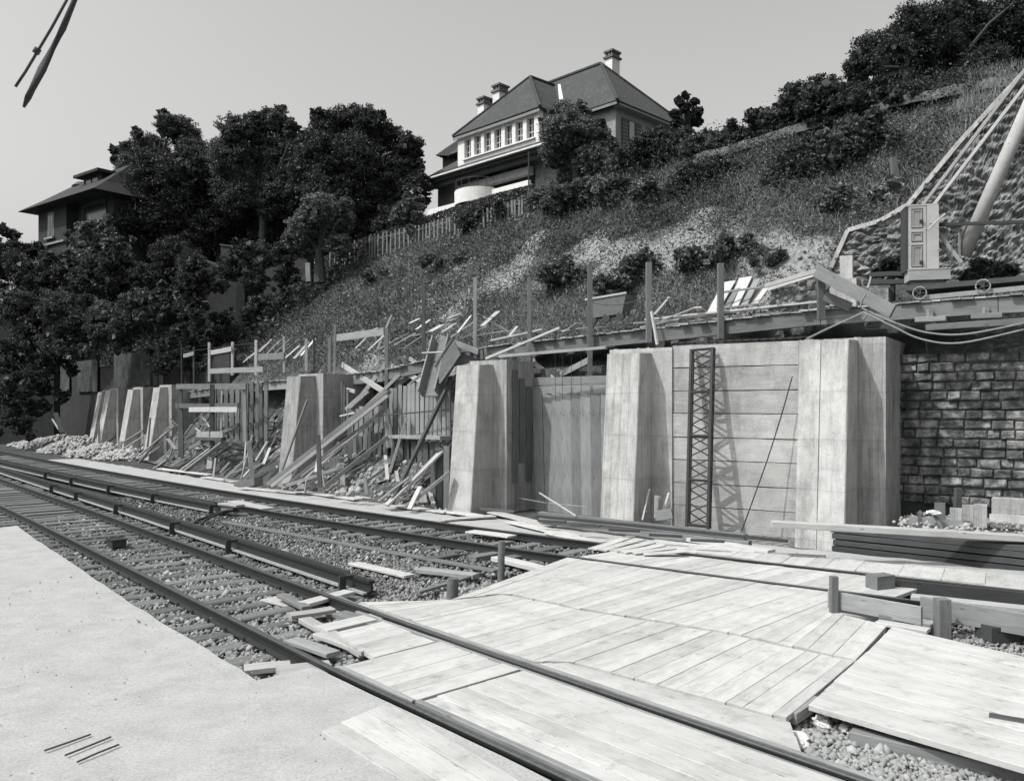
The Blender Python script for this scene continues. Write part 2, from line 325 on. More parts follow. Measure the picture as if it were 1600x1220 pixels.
# crest of the old rubble wing wall at the right, in pixels
COP = [(1300, 420), (1326, 362), (1375, 348), (1420, 322), (1500, 225), (1560, 160), (1640, 75), (1760, -40)]
COPq = 4.2
COPs = sorted([(wq(px, COPq)[2], WP(px, py, COPq).z) for px, py in COP])
def cop(s):
    if s > COPs[-1][0]: return -9
    return float(np.interp(s, [a for a, b in COPs], [b for a, b in COPs]))
def zt(s, q):
    return zt_raw(s, q)
def zt_raw(s, q):
    open_ = sm(SB[4] + .6, SB[4] + 1.6, s)
    z0 = -.16; top = zw(s) - .12
    qa = 1.45 * (1 - open_) + (-1.0) * open_; qb = 1.5 * (1 - open_) + 2.2 * open_
    if s < SB[2] - .9: qa, qb = 2.0, 2.05
    if s > SB[8] - 2.0: f_ = sm(SB[8] - 2.0, SB[8] + .5, s); qa, qb = qa + (3.2 - qa) * f_, qb + (3.3 - qb) * f_; open_ *= 1 - f_
    if q <= qa: z = z0
    elif q <= qb:
        t_ = (q - qa) / (qb - qa); z = z0 + (top - .35 * open_ - z0) * (t_ if open_ < .5 else t_ ** 1.15)
    else:
        base = top - .35 * open_; r_ = zr(s)
        if q < max(3.0, qb + .01): z = base + (q - qb) / max(.01, 3.0 - qb) * .5
        elif q < RQ: t_ = (q - 3.0) / (RQ - 3.0); z = base + .5 + (r_ - base - .5) * (t_ ** .88)
        elif q < 13.5: z = r_
        else: z = r_ + (q - 13.5) * .20
        c = cop(s)
        if c > -5 and q > COPq + .15: z = max(z, c - .12 + (q - COPq) * .1) if q < RQ else z
        p = LW(s, q); a = sm(2.6, 4.0, q)
        z += a * (.34 * noise.noise(Vector((p.x * .35, p.y * .35, 0))) + .16 * noise.noise(Vector((p.x * 1.1, p.y * 1.1, 3))) + .07 * noise.noise(Vector((p.x * 3.1, p.y * 3.1, 7))))
    if open_ > 0 and qa < q < 3: p = LW(s, q); z += open_ * .16 * noise.noise(Vector((p.x * 1.6, p.y * 1.6, 5)))
    return z
def T(px, py, qmin=2.0):
    for q in np.arange(qmin, 16, .1):
        x, y, s = wq(px, q); zray = EYE + (HZ - py) / F * y
        if zt(s, q) >= zray: return Vector((x, y, zt(s, q)))
    x, y, s = wq(px, RQ); return Vector((x, y, zt(s, RQ)))
# near track: t runs away along D1, n across
D1 = Vector((-.671, .7416)); N1 = Vector((.7416, .671))
def cn(t): return float(np.interp(t, [-8, 7, 12, 21, 29, 60, 90], [4.93, 4.95, 5.1, 5.35, 5.5, 6.2, 7.0]))
def TK1(t, v=0, z=0): p = D1 * t + N1 * (cn(t) + v); return Vector((p.x, p.y, z))
_r2 = [(24, 1.5), (11.5, 8.75), (6.93, 11.86), (3.9, 14.0), (1.2, 16.1), (-1.5, 18.4), (-5.5, 22.1), (-11.5, 28.1), (-23.5, 41.0), (-44, 64)]
for _ in range(3):
    o_ = [_r2[0]]
    for a, b in zip(_r2[:-1], _r2[1:]): o_ += [(a[0] * .75 + b[0] * .25, a[1] * .75 + b[1] * .25), (a[0] * .25 + b[0] * .75, a[1] * .25 + b[1] * .75)]
    _r2 = o_ + [_r2[-1]]
_r2 = np.array(_r2); _d2 = np.r_[0, np.cumsum(np.hypot(*np.diff(_r2, axis=0).T))]
def TK2(t, v=0, z=0):                                   # v = 0 the centre line; the far rail is v = +.75
    x = np.interp(t, _d2, _r2[:, 0]); y = np.interp(t, _d2, _r2[:, 1]); x2 = np.interp(t + .3, _d2, _r2[:, 0]); y2 = np.interp(t + .3, _d2, _r2[:, 1])
    tx, ty = x2 - x, y2 - y; l = math.hypot(tx, ty) or 1; nx, ny = ty / l, -tx / l; o = v - .75
    return Vector((float(x + nx * o), float(y + ny * o), z))
def t2_at(px, v=0):
    best = min(np.arange(0, _d2[-1] - 1, .1), key=lambda t: abs((lambda p: p.x / p.y * F + 800 - px)(TK2(t, v)))); return float(best)
# ================================================================ THE SETTING
def grid_mesh(name, fn, us, vs2, mat, label=None):
    vv = [fn(u, v) for u in us for v in vs2]; n = len(vs2)
    ff = [(i * n + j, i * n + j + 1, (i + 1) * n + j + 1, (i + 1) * n + j) for i in range(len(us) - 1) for j in range(n - 1)]
    me = bpy.data.meshes.new(name); me.from_pydata([tuple(p) for p in vv], [], ff); o = link(name, me, mat, None, None, True)
    return tag(o, label, None, None, 'structure'), np.array([tuple(p) for p in vv]).reshape(len(us), n, 3)
o = MB().add([(-600, -60, -.24), (600, -60, -.24), (600, 900, -.24), (-600, 900, -.24)], [(0, 1, 2, 3)]).build('ground', M['ballast'], kind='structure', label='dark stony ground of the track bed')
# hillside behind the new wall
mh, t, b = new_mat('hillside_soil'); v = coords(t)
n1 = nz(t, v, 1.2, 10, .72); n2 = nz(t, v, 7, 8, .75); at = t.nodes.new('ShaderNodeAttribute'); at.attribute_name = 'bare'
c1 = ramp(t, n1, [(.3, g(.05)), (.55, g(.10)), (.75, g(.17))]); c2 = ramp(t, n2, [(.35, g(.12)), (.5, g(.27)), (.7, g(.48))])
mm = t.nodes.new('ShaderNodeMath'); mm.operation = 'MULTIPLY_ADD'; mm.inputs[1].default_value = 1.0; mm.inputs[2].default_value = 0
md = t.nodes.new('ShaderNodeMath'); md.operation = 'ADD'; t.links.new(at.outputs['Fac'], md.inputs[0]); t.links.new(n2, md.inputs[1])
fac = ramp(t, md.outputs[0], [(.74, 0.0), (.98, 1.0)])
c = mix(t, 'MIX', fac, c1, c2); t.links.new(c, b.inputs['Base Color']); b.inputs['Roughness'].default_value = .95; b.inputs['Specular IOR Level'].default_value = .1
bump(t, b, n2, 1.0, .12)
us = np.arange(-11.5, 78, .24)
qs = np.r_[np.arange(-1.2, 1.4, .3), 1.45, 1.5, 1.7, 1.85, 2.0, 2.05, 2.3, 2.5, 2.7, 2.9, 3.1, 3.2, 3.3, np.arange(3.5, 13.6, .2), np.arange(14, 26, 1.0), np.arange(26, 90, 6)]
hill, HG = grid_mesh('hillside', lambda s, q: LW(s, q, zt(s, q)), us, qs, mh, 'steep overgrown hillside with bare chalky patches')
BARE = [(720, 440, 1.5, 1), (740, 470, 1.3, .8), (830, 380, 1.2, .9), (820, 420, 1.1, .7), (925, 385, 1.2, .9), (960, 420, 1.2, .8), (1065, 390, 1.3, 1.1), (1090, 350, .8, .4),
        (1260, 408, .6, .7), (1285, 395, .6, .6), (1235, 424, .7, .7), (1205, 235, .8, .7), (1010, 360, .9, .6), (660, 480, 1, .5), (1150, 395, 1, .6), (870, 440, 1.2, .6), (600, 490, .9, .3), (1190, 440, 1.2, .9)]
bp = [(T(px, py), r_, a_) for px, py, r_, a_ in BARE]
def bare_at(x, y):
    s_ = np.zeros_like(x)
    for p, r_, a_ in bp: s_ += a_ * np.exp(-(((x - p.x) ** 2 + (y - p.y) ** 2) / (r_ * r_)))
    return s_
co = HG.reshape(-1, 3); bb = bare_at(co[:, 0], co[:, 1]) * .60 - .06
nzv = np.array([noise.noise(Vector((x * .5, y * .5, z * .5))) for x, y, z in co]); bb = bb + np.clip(nzv, -.4, .5) * .55
qf = np.tile(qs, len(us)); bb = np.where(qf < 4.2, bb + .25, bb); bb = np.where(qf > 9, bb * .5, bb); sf_ = np.repeat(us, len(qs)); bb = np.where(sf_ > 22, bb - .15, bb)
a_ = hill.data.attributes.new('bare', 'FLOAT', 'POINT'); a_.data.foreach_set('value', bb.astype(np.float32))
BG = bb.reshape(len(us), len(qs))
# farther hill behind the trees at the left
def hz2(x, y):
    d = (y - 46) + .62 * (x + 30) * .35
    z = 10.2 * sm(0, 14, d) + max(0, d - 14) * .12
    return z + .5 * noise.noise(Vector((x * .2, y * .2, 1)))
hx, _ = grid_mesh('far_hill', lambda x, y: Vector((x, y, hz2(x, y) - .5 if x < -6 else hz2(x, y) - .5)), np.arange(-110, -20, 2.0), np.r_[np.arange(72, 90, 1.5), np.arange(90, 150, 8)], M['spoil'], 'dark wooded bank rising behind the track at the left')

# pale trodden strip beside the far track, and the dirt in front of the wall
def strip(name, fn, ts, va, vb, z, mat, label, nv=8, edge=.12, kind='structure'):
    vv = []; ff = []
    for t_ in ts:
        a = va(t_) if callable(va) else va; b_ = vb(t_) if callable(vb) else vb
        a += edge * noise.noise(Vector((t_ * 1.3, 0, 0))); b_ += edge * noise.noise(Vector((t_ * 1.3, 9, 0)))
        for j in range(nv + 1):
            p = fn(t_, a + (b_ - a) * j / nv); e = min(j, nv - j) / nv
            vv.append((p.x, p.y, z + (.03 * noise.noise(Vector((p.x * 2, p.y * 2, 2))) if 0 < j < nv else -.05)))
    n = nv + 1
    for i in range(len(ts) - 1):
        for j in range(nv): ff.append((i * n + j, i * n + j + 1, (i + 1) * n + j + 1, (i + 1) * n + j))
    me = bpy.data.meshes.new(name); me.from_pydata(vv, [], ff)
    o = link(name, me, mat, None, None, True); return tag(o, label, None, None, kind)
strip('dirt_path', TK2, np.arange(0, 62, .3), .98, lambda t_: 3.1 if t_ < 27 else 2.7, -.09, M['dirt'], 'pale trodden dirt strip between the far track and the wall works', 12)
strip('dirt_yard', TK2, np.arange(0, 20, .3), 2.4, 5.2, -.13, M['dirt'], 'pale dirt floor at the foot of the concrete wall')
# trodden platform at the left foreground
ped = [(30, 822), (55, 840), (130, 888), (200, 935), (265, 975), (330, 1015), (375, 1040), (418, 1068), (440, 1082)]
pe = [G(*p) for p in ped]
def plat(u, v):
    i = u * (len(pe) - 1); k = min(int(i), len(pe) - 2); p = pe[k].lerp(pe[k + 1], i - k)
    q = p + Vector((-.7416, -.671, 0)) * (v * 9)
    z = -.03 + .025 * noise.noise(Vector((q.x * 1.3, q.y * 1.3, 4)))
    if v == 0: q += Vector((-.74, -.67, 0)) * .015 * noise.noise(Vector((u * 25, 0, 0)))
    return Vector((q.x, q.y, z))
grid_mesh('platform_surface', plat, np.linspace(-.02, 1, 60), np.r_[0, np.linspace(.01, 1, 40)], M['dirt'], 'pale trodden dirt surface beside the near track')
# apron of dirt between the platform and the deck (left of the near rail)
def apr(u, v):
    t_ = 7.6 - u * 9; q = TK1(t_, -.83 - v * 7)
    return Vector((q.x, q.y, -.02 + (-.03 if u == 0 else .02 * noise.noise(Vector((q.x * 1.3, q.y * 1.3, 4))))))
grid_mesh('foreground_surface', apr, np.linspace(0, 1, 50), np.linspace(0, 1, 30), M['dirt'], 'dusty pale ground at the near left of the boarded crossing')

# ================================================================ TRACKS
RP = [(-.07, -.15), (.07, -.15), (.07, -.138), (.012, -.118), (.010, -.045), (.034, -.034), (.036, -.006), (.028, 0), (-.028, 0), (-.036, -.006), (-.034, -.034), (-.010, -.045), (-.012, -.118), (-.07, -.138)]
def rail_mb(fn, ts, v0, z0=0, k=1.0, prof=RP):
    m = MB(); n = len(prof); vv = []; ff = []
    for t_ in ts:
        for (a, z) in prof: p = fn(t_, v0 + a * k); vv.append((p.x, p.y, z0 + z * k))
    for i in range(len(ts) - 1):
        for j in range(n): a = i * n + j; b_ = i * n + (j + 1) % n; ff.append((a, a + n, b_ + n, b_))
    ff.append(tuple(range(n))); ff.append(tuple(range((len(ts) - 1) * n, len(ts) * n))[::-1]); return m.add(vv, ff)
def rail_split(fn, ts, v0, root, z0=0):
    r_ = rail_mb(fn, ts, v0, z0).build('rail', M['steel'], root)
    top = [(-.029, .0005), (-.026, .003), (.026, .003), (.029, .0005)]
    rail_mb(fn, ts, v0, z0, 1, top).build('running_surface', M['railtop'], r_)
    r_.data.update(); return r_
def sleepers(fn, ts, root, half=1.3, mat='sleeper'):
    for t_ in ts:
        o_ = random.uniform(-.08, .08)
        beam('sleeper', fn(t_, -half + o_ + random.uniform(-.05, .05), -.225), fn(t_ + random.uniform(-.03, .03), half + o_, -.225), .24, .15, M[mat], parent=root, ch=.02, wob=.01)
near = empty('railway_track', TK1(12, 0, -.15), 'near railway track with dark rails curving away across the stony bed at the left', 'railway track', 'railway tracks')
rail_split(TK1, np.r_[np.arange(-3, 12, .5), np.arange(12, 75, 1.5)], -.75, near); rail_split(TK1, np.r_[np.arange(-3, 12, .5), np.arange(12, 75, 1.5)], .75, near)
sleepers(TK1, [7.0 + i * .56 + random.uniform(-.04, .04) for i in range(76)], near)
far = empty('railway_track', TK2(20, 0, -.15), 'far railway track running along the foot of the wall works', 'railway track', 'railway tracks')
e2 = np.r_[np.arange(0, 40, .6), np.arange(40, 95, 1.5)]
rail_split(TK2, e2, -.75, far); rail_split(TK2, e2, .75, far)
tdk = t2_at(905, 0)
sleepers(TK2, [tdk + .3 + i * .6 + random.uniform(-.04, .04) for i in range(70)], far, 1.25)
sleepers(TK2, [tdk - 5.2 - i * .6 for i in range(8)], far, 1.25)
# fastenings (clips) on the near track sleepers, chairs
m = MB()
for i in range(46):
    t_ = 7.0 + i * .56
    for v_ in (-.75, .75):
        for s_ in (-.1, .1): p = TK1(t_, v_ + s_, -.14); m.tube([p, p + Vector((0, 0, .045))], [.022, .016], 6)
tag(m.build('rail_fastening', M['steel'], near), kind='stuff')
# third rails, with their brackets
TP = [(-.08, -.11), (.08, -.11), (.08, -.09), (.02, -.07), (.015, .02), (.05, .03), (.05, .07), (-.05, .07), (-.05, .03), (-.015, .02), (-.02, -.07), (-.08, -.09)]
def third(fn, t0, t1, v_, brs, label, z=0):
    root = empty('third_rail', fn(t0, v_, -.2), label, 'third rail', 'raised conductor rails')
    ts = np.r_[np.arange(t0, t1, .8)]
    rail_mb(fn, ts, v_, .0, 1.0, TP).build('conductor_rail', M['steel'], root)
    rail_mb(fn, ts, v_ - .11, -.10, 1, [(-.035, -.015), (.035, -.015), (.035, .012), (-.035, .012)]).build('base_flange', M['foot'], root)
    rail_mb(fn, ts[1:], v_ + .09, .0, 1, [(-.012, -.10), (.012, -.10), (.012, .085), (-.012, .085)]).build('guard_board', M['dark'], root)
    for t_ in brs:
        p = fn(t_, v_, 0); q = fn(t_ + .12, v_, 0); d = (q - p).normalized(); n_ = Vector((d.y, -d.x, 0)); mb = MB()
        mb.bar(p - n_ * .2 + Vector((0, 0, -.2)), p - n_ * .2 + Vector((0, 0, .09)), .10, .05, d); mb.bar(p - n_ * .22 + Vector((0, 0, -.17)), p + n_ * .2 + Vector((0, 0, -.17)), .12, .07)
        mb.bar(p - n_ * .2 + Vector((0, 0, .07)), p - n_ * .03 + Vector((0, 0, .07)), .08, .04); mb.build('bracket', M['iron'], root)
tt = lambda px, v_: min(np.arange(5, 60, .05), key=lambda t_: abs((lambda p: p.x / p.y * F + 800 - px)(TK1(t_, v_))))
third(TK1, tt(582, 1.5), 60, 1.5, [float(tt(px, 1.3)) for px in (536, 357, 268, 181, 118, 80)], 'dark third rail with brackets ending short of the boarded crossing beside the near track')
third(TK2, t2_at(352, -1.35), 80, -1.35, [t2_at(px, -1.35) for px in (340, 250, 180, 120, 80)], 'dark third rail beside the far track, ending at the small pale box')
e0 = TK2(t2_at(350, -1.35), -1.35, .0)
tagc = empty('cable_end_box', e0, 'small pale box capping the end of the far third rail', 'end box')
beam('lid', e0 + Vector((-.05, -.0, .13)), e0 + Vector((.55, -.42, .12)), .26, .05, M['pale'], parent=tagc); beam('box_body', e0 + Vector((0, 0, .03)), e0 + Vector((.4, -.3, .03)), .2, .16, M['mid'], parent=tagc)
q0 = e0 + Vector((.3, -.2, 0)); MB().tube([q0, q0 + Vector((-.25, -.5, -.02)), q0 + Vector((-.5, -1.0, -.12)), q0 + Vector((-.55, -1.4, -.2))], .035, 8).build('cable', M['black'], label='thick black cable looping down from the end of the far third rail', cat='cable', smooth=True)
q0 = q0 + Vector((.12, -.05, 0)); MB().tube([q0, q0 + Vector((-.2, -.5, .02)), q0 + Vector((-.42, -1.0, -.1)), q0 + Vector((-.45, -1.4, -.2))], .03, 8).build('cable', M['black'], label='second black cable, just right of the thick one at the third rail end', cat='cable', smooth=True)
# ballast stones
ico = np.array([(0, 0, 1), (1, 0, .1), (.2, .95, -.1), (-.9, .3, .2), (-.5, -.8, -.1), (.5, -.8, .15), (0, 0, -1)], float)
icf = [(0, 1, 2), (0, 2, 3), (0, 3, 4), (0, 4, 5), (0, 5, 1), (6, 2, 1), (6, 3, 2), (6, 4, 3), (6, 5, 4), (6, 1, 5)]
def stones(name, P, size, mat, flat=.7):
    n = len(P); an = rng.uniform(0, 6.28, n); c_, s_ = np.cos(an), np.sin(an); sc = size * rng.lognormal(0, .35, n)
    J = ico[None] * (1 + rng.uniform(-.35, .35, (n, 7, 1))); J = J * np.array([1, .75, flat]) * sc[:, None, None]
    X = J[..., 0] * c_[:, None] - J[..., 1] * s_[:, None]; Y = J[..., 0] * s_[:, None] + J[..., 1] * c_[:, None]; tl_ = rng.uniform(-.5, .5, n)[:, None]
    V = np.stack([X, Y, J[..., 2] + X * tl_], -1) + P[:, None]
    Fi = (np.array(icf)[None] + (np.arange(n) * 7)[:, None, None]).reshape(-1)
    me = bpy.data.meshes.new(name); me.vertices.add(n * 7); me.vertices.foreach_set('co', V.astype(np.float32).ravel()); me.loops.add(n * 30); me.polygons.add(n * 10)
    me.loops.foreach_set('vertex_index', Fi.astype(np.int32)); me.polygons.foreach_set('loop_start', np.arange(0, n * 30, 3, dtype=np.int32)); me.update(calc_edges=True)
    return link(name, me, mat)
ms, t, b = new_mat('crushed_stone'); ge = t.nodes.new('ShaderNodeNewGeometry'); nn = nz(t, coords(t), .55, 5, .6)
c = mix(t, 'MULTIPLY', .8, ramp(t, ge.outputs['Random Per Island'], [(0, g(.03)), (.5, g(.09)), (.85, g(.2)), (1, g(.4))]), ramp(t, nn, [(.4, .45), (.62, 1.3)]))
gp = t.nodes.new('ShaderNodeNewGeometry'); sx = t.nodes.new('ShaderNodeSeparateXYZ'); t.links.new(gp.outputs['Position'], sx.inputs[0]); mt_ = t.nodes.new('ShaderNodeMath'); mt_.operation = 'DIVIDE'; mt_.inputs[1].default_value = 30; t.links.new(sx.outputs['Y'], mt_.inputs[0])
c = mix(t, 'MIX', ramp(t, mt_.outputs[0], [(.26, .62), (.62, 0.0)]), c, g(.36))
t.links.new(c, b.inputs['Base Color']); b.inputs['Roughness'].default_value = .9; M['stones'] = ms
P = []
for _ in range(46000):
    t_ = 6 + 17 * random.random() ** 1.5; v_ = random.uniform(-1.9, 3.6)
    if t_ < 7.3 and -.7 < v_ < .7: continue
    p = TK1(t_, v_); P.append((p.x, p.y, -.2 + random.uniform(-.02, .03)))
for _ in range(16000):
    t_ = random.uniform(tdk, tdk + 16); v_ = random.uniform(-2.2, 1.0); p = TK2(t_, v_); P.append((p.x, p.y, -.2 + random.uniform(-.02, .03)))
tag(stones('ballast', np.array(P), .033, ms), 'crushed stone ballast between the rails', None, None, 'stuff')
# tufts of dry weed among the ballast
P = np.array([tuple(TK1(random.uniform(9, 22), random.uniform(1.6, 2.9), -.2)) for _ in range(900)])
tag(quads_mesh('weeds', blades(P, .10, .006, .6), M['grass']), 'dry weeds between the two tracks', None, None, 'stuff')
# oddments between the tracks
bx = empty('trackside_box', TK1(18, -.1, -.15), 'small dark box lying between the rails of the near track', 'box')
p = TK1(tt(183, -.1), -.1, 0); bx.location = (p.x, p.y, -.15); d = D1.to_3d()
MB().bar(p - d * .16 + Vector((0, 0, -.07)), p + d * .16 + Vector((0, 0, -.07)), .26, .13).build('housing', M['iron'], bx); MB().bar(p - d * .18 + Vector((0, 0, .005)), p + d * .18 + Vector((0, 0, .005)), .30, .02).build('lid', M['steel'], bx)
def GB(name, px0, py0, px1, py1, w_, h_, mat, z, label, cat='plank', group=None, **k): return beam(name, G(px0, py0, z), G(px1, py1, z), w_, h_, M[mat], label, cat, group, **k)
GB('plank', 350, 815, 775, 892, .16, .04, 'grey', -.13, 'long thin grey batten lying on the ballast between the two tracks')
GB('plank', 552, 880, 640, 900, .22, .04, 'pale', -.12, 'short pale board lying past the end of the near third rail')
GB('plank', 655, 890, 745, 900, .22, .07, 'mid', -.08, 'thick board raised on a block between the tracks, left of the round post')
GB('plank', 775, 872, 850, 890, .22, .08, 'pale', -.08, 'pale sleeper-like board lying right of the round post')
GB('plank', 652, 925, 735, 900, .10, .04, 'mid', -.08, 'dark edged batten running from the stub post to the raised board')
GB('plank', 420, 935, 640, 985, .3, .03, 'pale', -.15, 'wide pale board lying flat along the near rail, before the crossing')
GB('plank', 365, 783, 420, 795, .35, .04, 'pale', .0, 'pale board laid across the far track beside the small box')
for i, (px, py) in enumerate(((760, 872), (775, 855), (820, 872), (690, 875))): GB('sleeper_block', px - 22, py + 2, px + 22, py - 6, .22, .12, 'sleeper', -.17, 'short dark sleeper end, %s from the left, near the round post' % ORD[[1, 2, 3, 0][i]], 'sleeper', 'sleeper ends near the round post')
def post(px, pt, pb, r_, label, mat='dkpost', round_=True, name='post', z=-.15, cat='post', group=None):
    p = G(px, pb, z); h = (pb - pt) / F * p.y
    if round_:
        mb = MB().tube([p, p + Vector((.0, 0, h * .5)), p + Vector((.01, 0, h))], [r_, r_ * .98, r_ * .93], 14)
        return mb.build(name, M[mat], label=label, cat=cat, group=group)
    return beam(name, p, p + Vector((0, 0, h)), r_ * 2, r_ * 2, M[mat], label, cat, group)
post(783, 845, 906, .058, 'tall round wooden post standing at the edge of the crossing boards')
post(707, 903, 934, .085, 'short thick round stub post at the edge of the crossing boards')
# ================================================================ BOARDED CROSSING
def lerp2(P, t_):
    L = [0]
    for a, b_ in zip(P[:-1], P[1:]): L.append(L[-1] + (b_ - a).length)
    t_ *= L[-1]
    for i in range(len(P) - 1):
        if t_ <= L[i + 1] + 1e-6: return P[i].lerp(P[i + 1], (t_ - L[i]) / (L[i + 1] - L[i]))
    return P[-1].copy()
def lay(A, B, n, lab, group, mat='deck', th=.05, gap=.002, jit=.42, ends=.03, z=None, thin=None, splits=None):
    """n planks side by side between the plan lines A and B; splits: where a lane is made of several lengths"""
    cuts = [0]
    for i in range(n): cuts.append(cuts[-1] + random.uniform(1 - jit, 1 + jit))
    cuts = [c_ / cuts[-1] for c_ in cuts]; k = 0; out = []
    for i in range(n):
        a0, a1, b0, b1 = lerp2(A, cuts[i]), lerp2(A, cuts[i + 1]), lerp2(B, cuts[i]), lerp2(B, cuts[i + 1])
        e = [random.uniform(0, ends), random.uniform(0, ends)]; L = (b0 - a0).length
        if L < .1: continue
        sp = [0] + ([random.uniform(*splits)] if splits and random.random() < .8 else []) + [1]
        for j in range(len(sp) - 1):
            f0, f1 = sp[j], sp[j + 1]; o0 = f0 + (e[0] / L if j == 0 else .003); o1 = f1 - (e[1] / L if j == len(sp) - 2 else .003)
            q = [a0.lerp(b0, o0), a0.lerp(b0, o1), a1.lerp(b1, o1), a1.lerp(b1, o0)]; sd = (a1 - a0).normalized() * gap * random.uniform(.3, 1.6)
            q = [q[0] + sd, q[1] + sd, q[2] - sd, q[3] - sd]; out.append(q)
    for k, q in enumerate(out):
        l_ = lab % ORD[k] if '%s' in lab else lab
        plank(q, th, M[mat], l_, 'plank', group)
    return out
z_ = -.022
def Gz(px, py, z=z_): return G(px, py, z)
# between the near rails: boards laid across, then boards laid along
lay([TK1(7.35, -.66, z_), TK1(6.06, -.66, z_)], [TK1(7.4, .66, z_), TK1(6.08, .66, z_)], 5, 'full-width bleached cross board between the near rails, %s from the far edge', 'full-width crossing boards between the near rails', jit=.3)
lay([TK1(8.5, -.12, z_), TK1(7.37, -.3, z_)], [TK1(8.55, .66, z_), TK1(7.42, .66, z_)], 4, 'shorter bleached cross board against the near right rail, %s from the far edge', 'shorter crossing boards against the near right rail', jit=.3, ends=.1)
lay([TK1(6.04, -.66, z_), TK1(6.04, .66, z_)], [TK1(-1.5, -.66, z_), TK1(-1.5, .66, z_)], 6, 'long lengthwise board between the near rails, %s counted from the left rail', 'crossing boards laid along between the near rails', splits=(.35, .6), jit=.35)
# kerb timbers hugging the rails
beam('rail_timber', TK1(7.35, -.645, -.07), TK1(6.05, -.645, -.07), .05, .12, M['mid'], 'thin timber edging along the inside of the near left rail, farther piece', 'timber')
beam('rail_timber', TK1(6.0, -.64, -.06), TK1(-1, -.64, -.06), .06, .13, M['mid'], 'thick timber edging along the inside of the near left rail, nearer piece', 'timber')
for v_, l_ in ((.645, 'inside'), (.855, 'outside')): beam('rail_timber', TK1(9.2, v_, -.085), TK1(-1, v_, -.085), .05, .12, M['mid'], 'timber edging along the %s of the near right rail through the crossing' % l_, 'timber')
# one long board along the outside of the right near rail
lay([TK1(6.1, .9, z_), TK1(5.95, 1.17, z_)], [TK1(3.2, .9, z_), TK1(3.55, 1.4, z_)], 2, 'long board outside the right near rail, %s from the rail', 'boards along the outside of the near right rail', jit=.1)
far_edge = [TK1(9.55, .90, z_), TK1(6.15, .90, z_)]
A1 = [TK1(9.6, .9, z_), TK1(6.2, .9, z_), TK1(5.9, 1.2, z_), TK1(3.63, 1.43, z_)]
J1 = [Gz(700, 938), Gz(789, 928), Gz(905, 952), Gz(1129, 988), Gz(1336, 1032)]
lay(A1, J1, 27, 'bleached middle-row board of the crossing, %s from its far left end', 'boards of the wide middle row of the crossing', splits=None, gap=.002, jit=.45)
A2 = [Gz(705, 936), Gz(790, 926), Gz(905, 950), Gz(1129, 986), Gz(1338, 1030)]
B2 = [Gz(893, 868), Gz(1000, 882), Gz(1298, 920), Gz(1311, 957), Gz(1387, 976)]
lay(A2, B2, 26, 'bleached board reaching the far track, %s from the round post', 'boards of the crossing row reaching the far track', jit=.3)
t0 = t2_at(898, -.66)
lay([TK2(t0 - i * .5, -.66, z_) for i in range(11)], [TK2(t0 - .3 - i * .5, .66, z_) for i in range(11)], 20, 'board laid across between the far rails, %s from the left end', 'crossing boards between the far rails', jit=.3)
lay([TK2(t0 - .2 - i * .6, .84, z_) for i in range(13)], [TK2(t0 - .1 - i * .6, 2.1, z_) for i in range(13)], 15, 'dusty board beyond the far rail in front of the wall, %s from the left end', 'dusty boards beyond the far rail', jit=.4, ends=.25)
# raised panel of boards at the right, over a hole
zc = .02
lay([Gz(1392, 978, zc), Gz(1359, 1012, zc), Gz(1322, 1045, zc), Gz(1259, 1099, zc)], [Gz(1740, 1058, zc), Gz(1740, 1105, zc), Gz(1740, 1160, zc), Gz(1740, 1238, zc)], 8, 'broad board of the raised panel at the right, %s from the far side', 'boards of the raised panel at the right', th=.05, jit=.3)
GB('bearer', 1235, 1122, 1275, 1096, .10, .10, 'mid', -.08, 'short bearer block poking out under the raised panel corner', 'timber')
GB('bearer', 1330, 1150, 1700, 1232, .14, .12, 'mid', -.14, 'dark bearer under the near edge of the raised panel', 'timber')
GB('bearer', 1545, 1125, 1750, 1160, .12, .10, 'dark', -.02, 'tarred block at the right edge of the raised panel', 'timber')
# boards and blocks at the crossing's left edge, between the near rails
for i, a in enumerate(((470, 945, 545, 925, .22), (500, 985, 600, 962, .30), (452, 962, 520, 952, .2))):
    GB('plank', a[0], a[1], a[2], a[3], a[4], .05, 'pale', -.06, 'loose board between the near rails before the crossing, %s from the rail joint' % ORD[i], 'plank', 'loose boards at the left edge of the crossing')
GB('plank', 476, 968, 572, 1022, .16, .06, 'pale', -.08, 'long pale plank leaning along inside the near left rail')
GB('plank', 520, 932, 590, 962, .14, .05, 'mid', -.06, 'grey plank lying along inside the near right rail before the crossing')
GB('plank', 440, 930, 480, 950, .14, .05, 'mid', -.06, 'short grey plank stub between the near rails, farthest left of the loose ones')
GB('plank', 380, 1047, 452, 1040, .22, .06, 'pale', -.12, 'pale board end sticking out left of the near rail')
GB('plank', 435, 1055, 520, 1045, .42, .08, 'pale', -.10, 'broad pale slab board left of the near rail')
GB('plank', 395, 1075, 500, 1058, .3, .04, 'pale', -.10, 'flat pale board at the end of the dirt platform')
# boards at the lower left
lay([Gz(500, 1140, -.005), Gz(606, 1097, -.005)], [Gz(730, 1280, -.005), Gz(850, 1240, -.005)], 3, 'long dusty board left of the near rail at the bottom, %s from the left', 'long boards left of the near rail', jit=.2)
for i, a in enumerate(((100, 1180, 175, 1150), (120, 1190, 185, 1163), (70, 1172, 140, 1147))):
    GB('stick', a[0], a[1], a[2], a[3], .014, .012, 'dark', .0, 'thin dark stick lying on the dirt at the bottom left, %s of three' % ORD[i], 'stick', 'dark sticks at the bottom left corner')
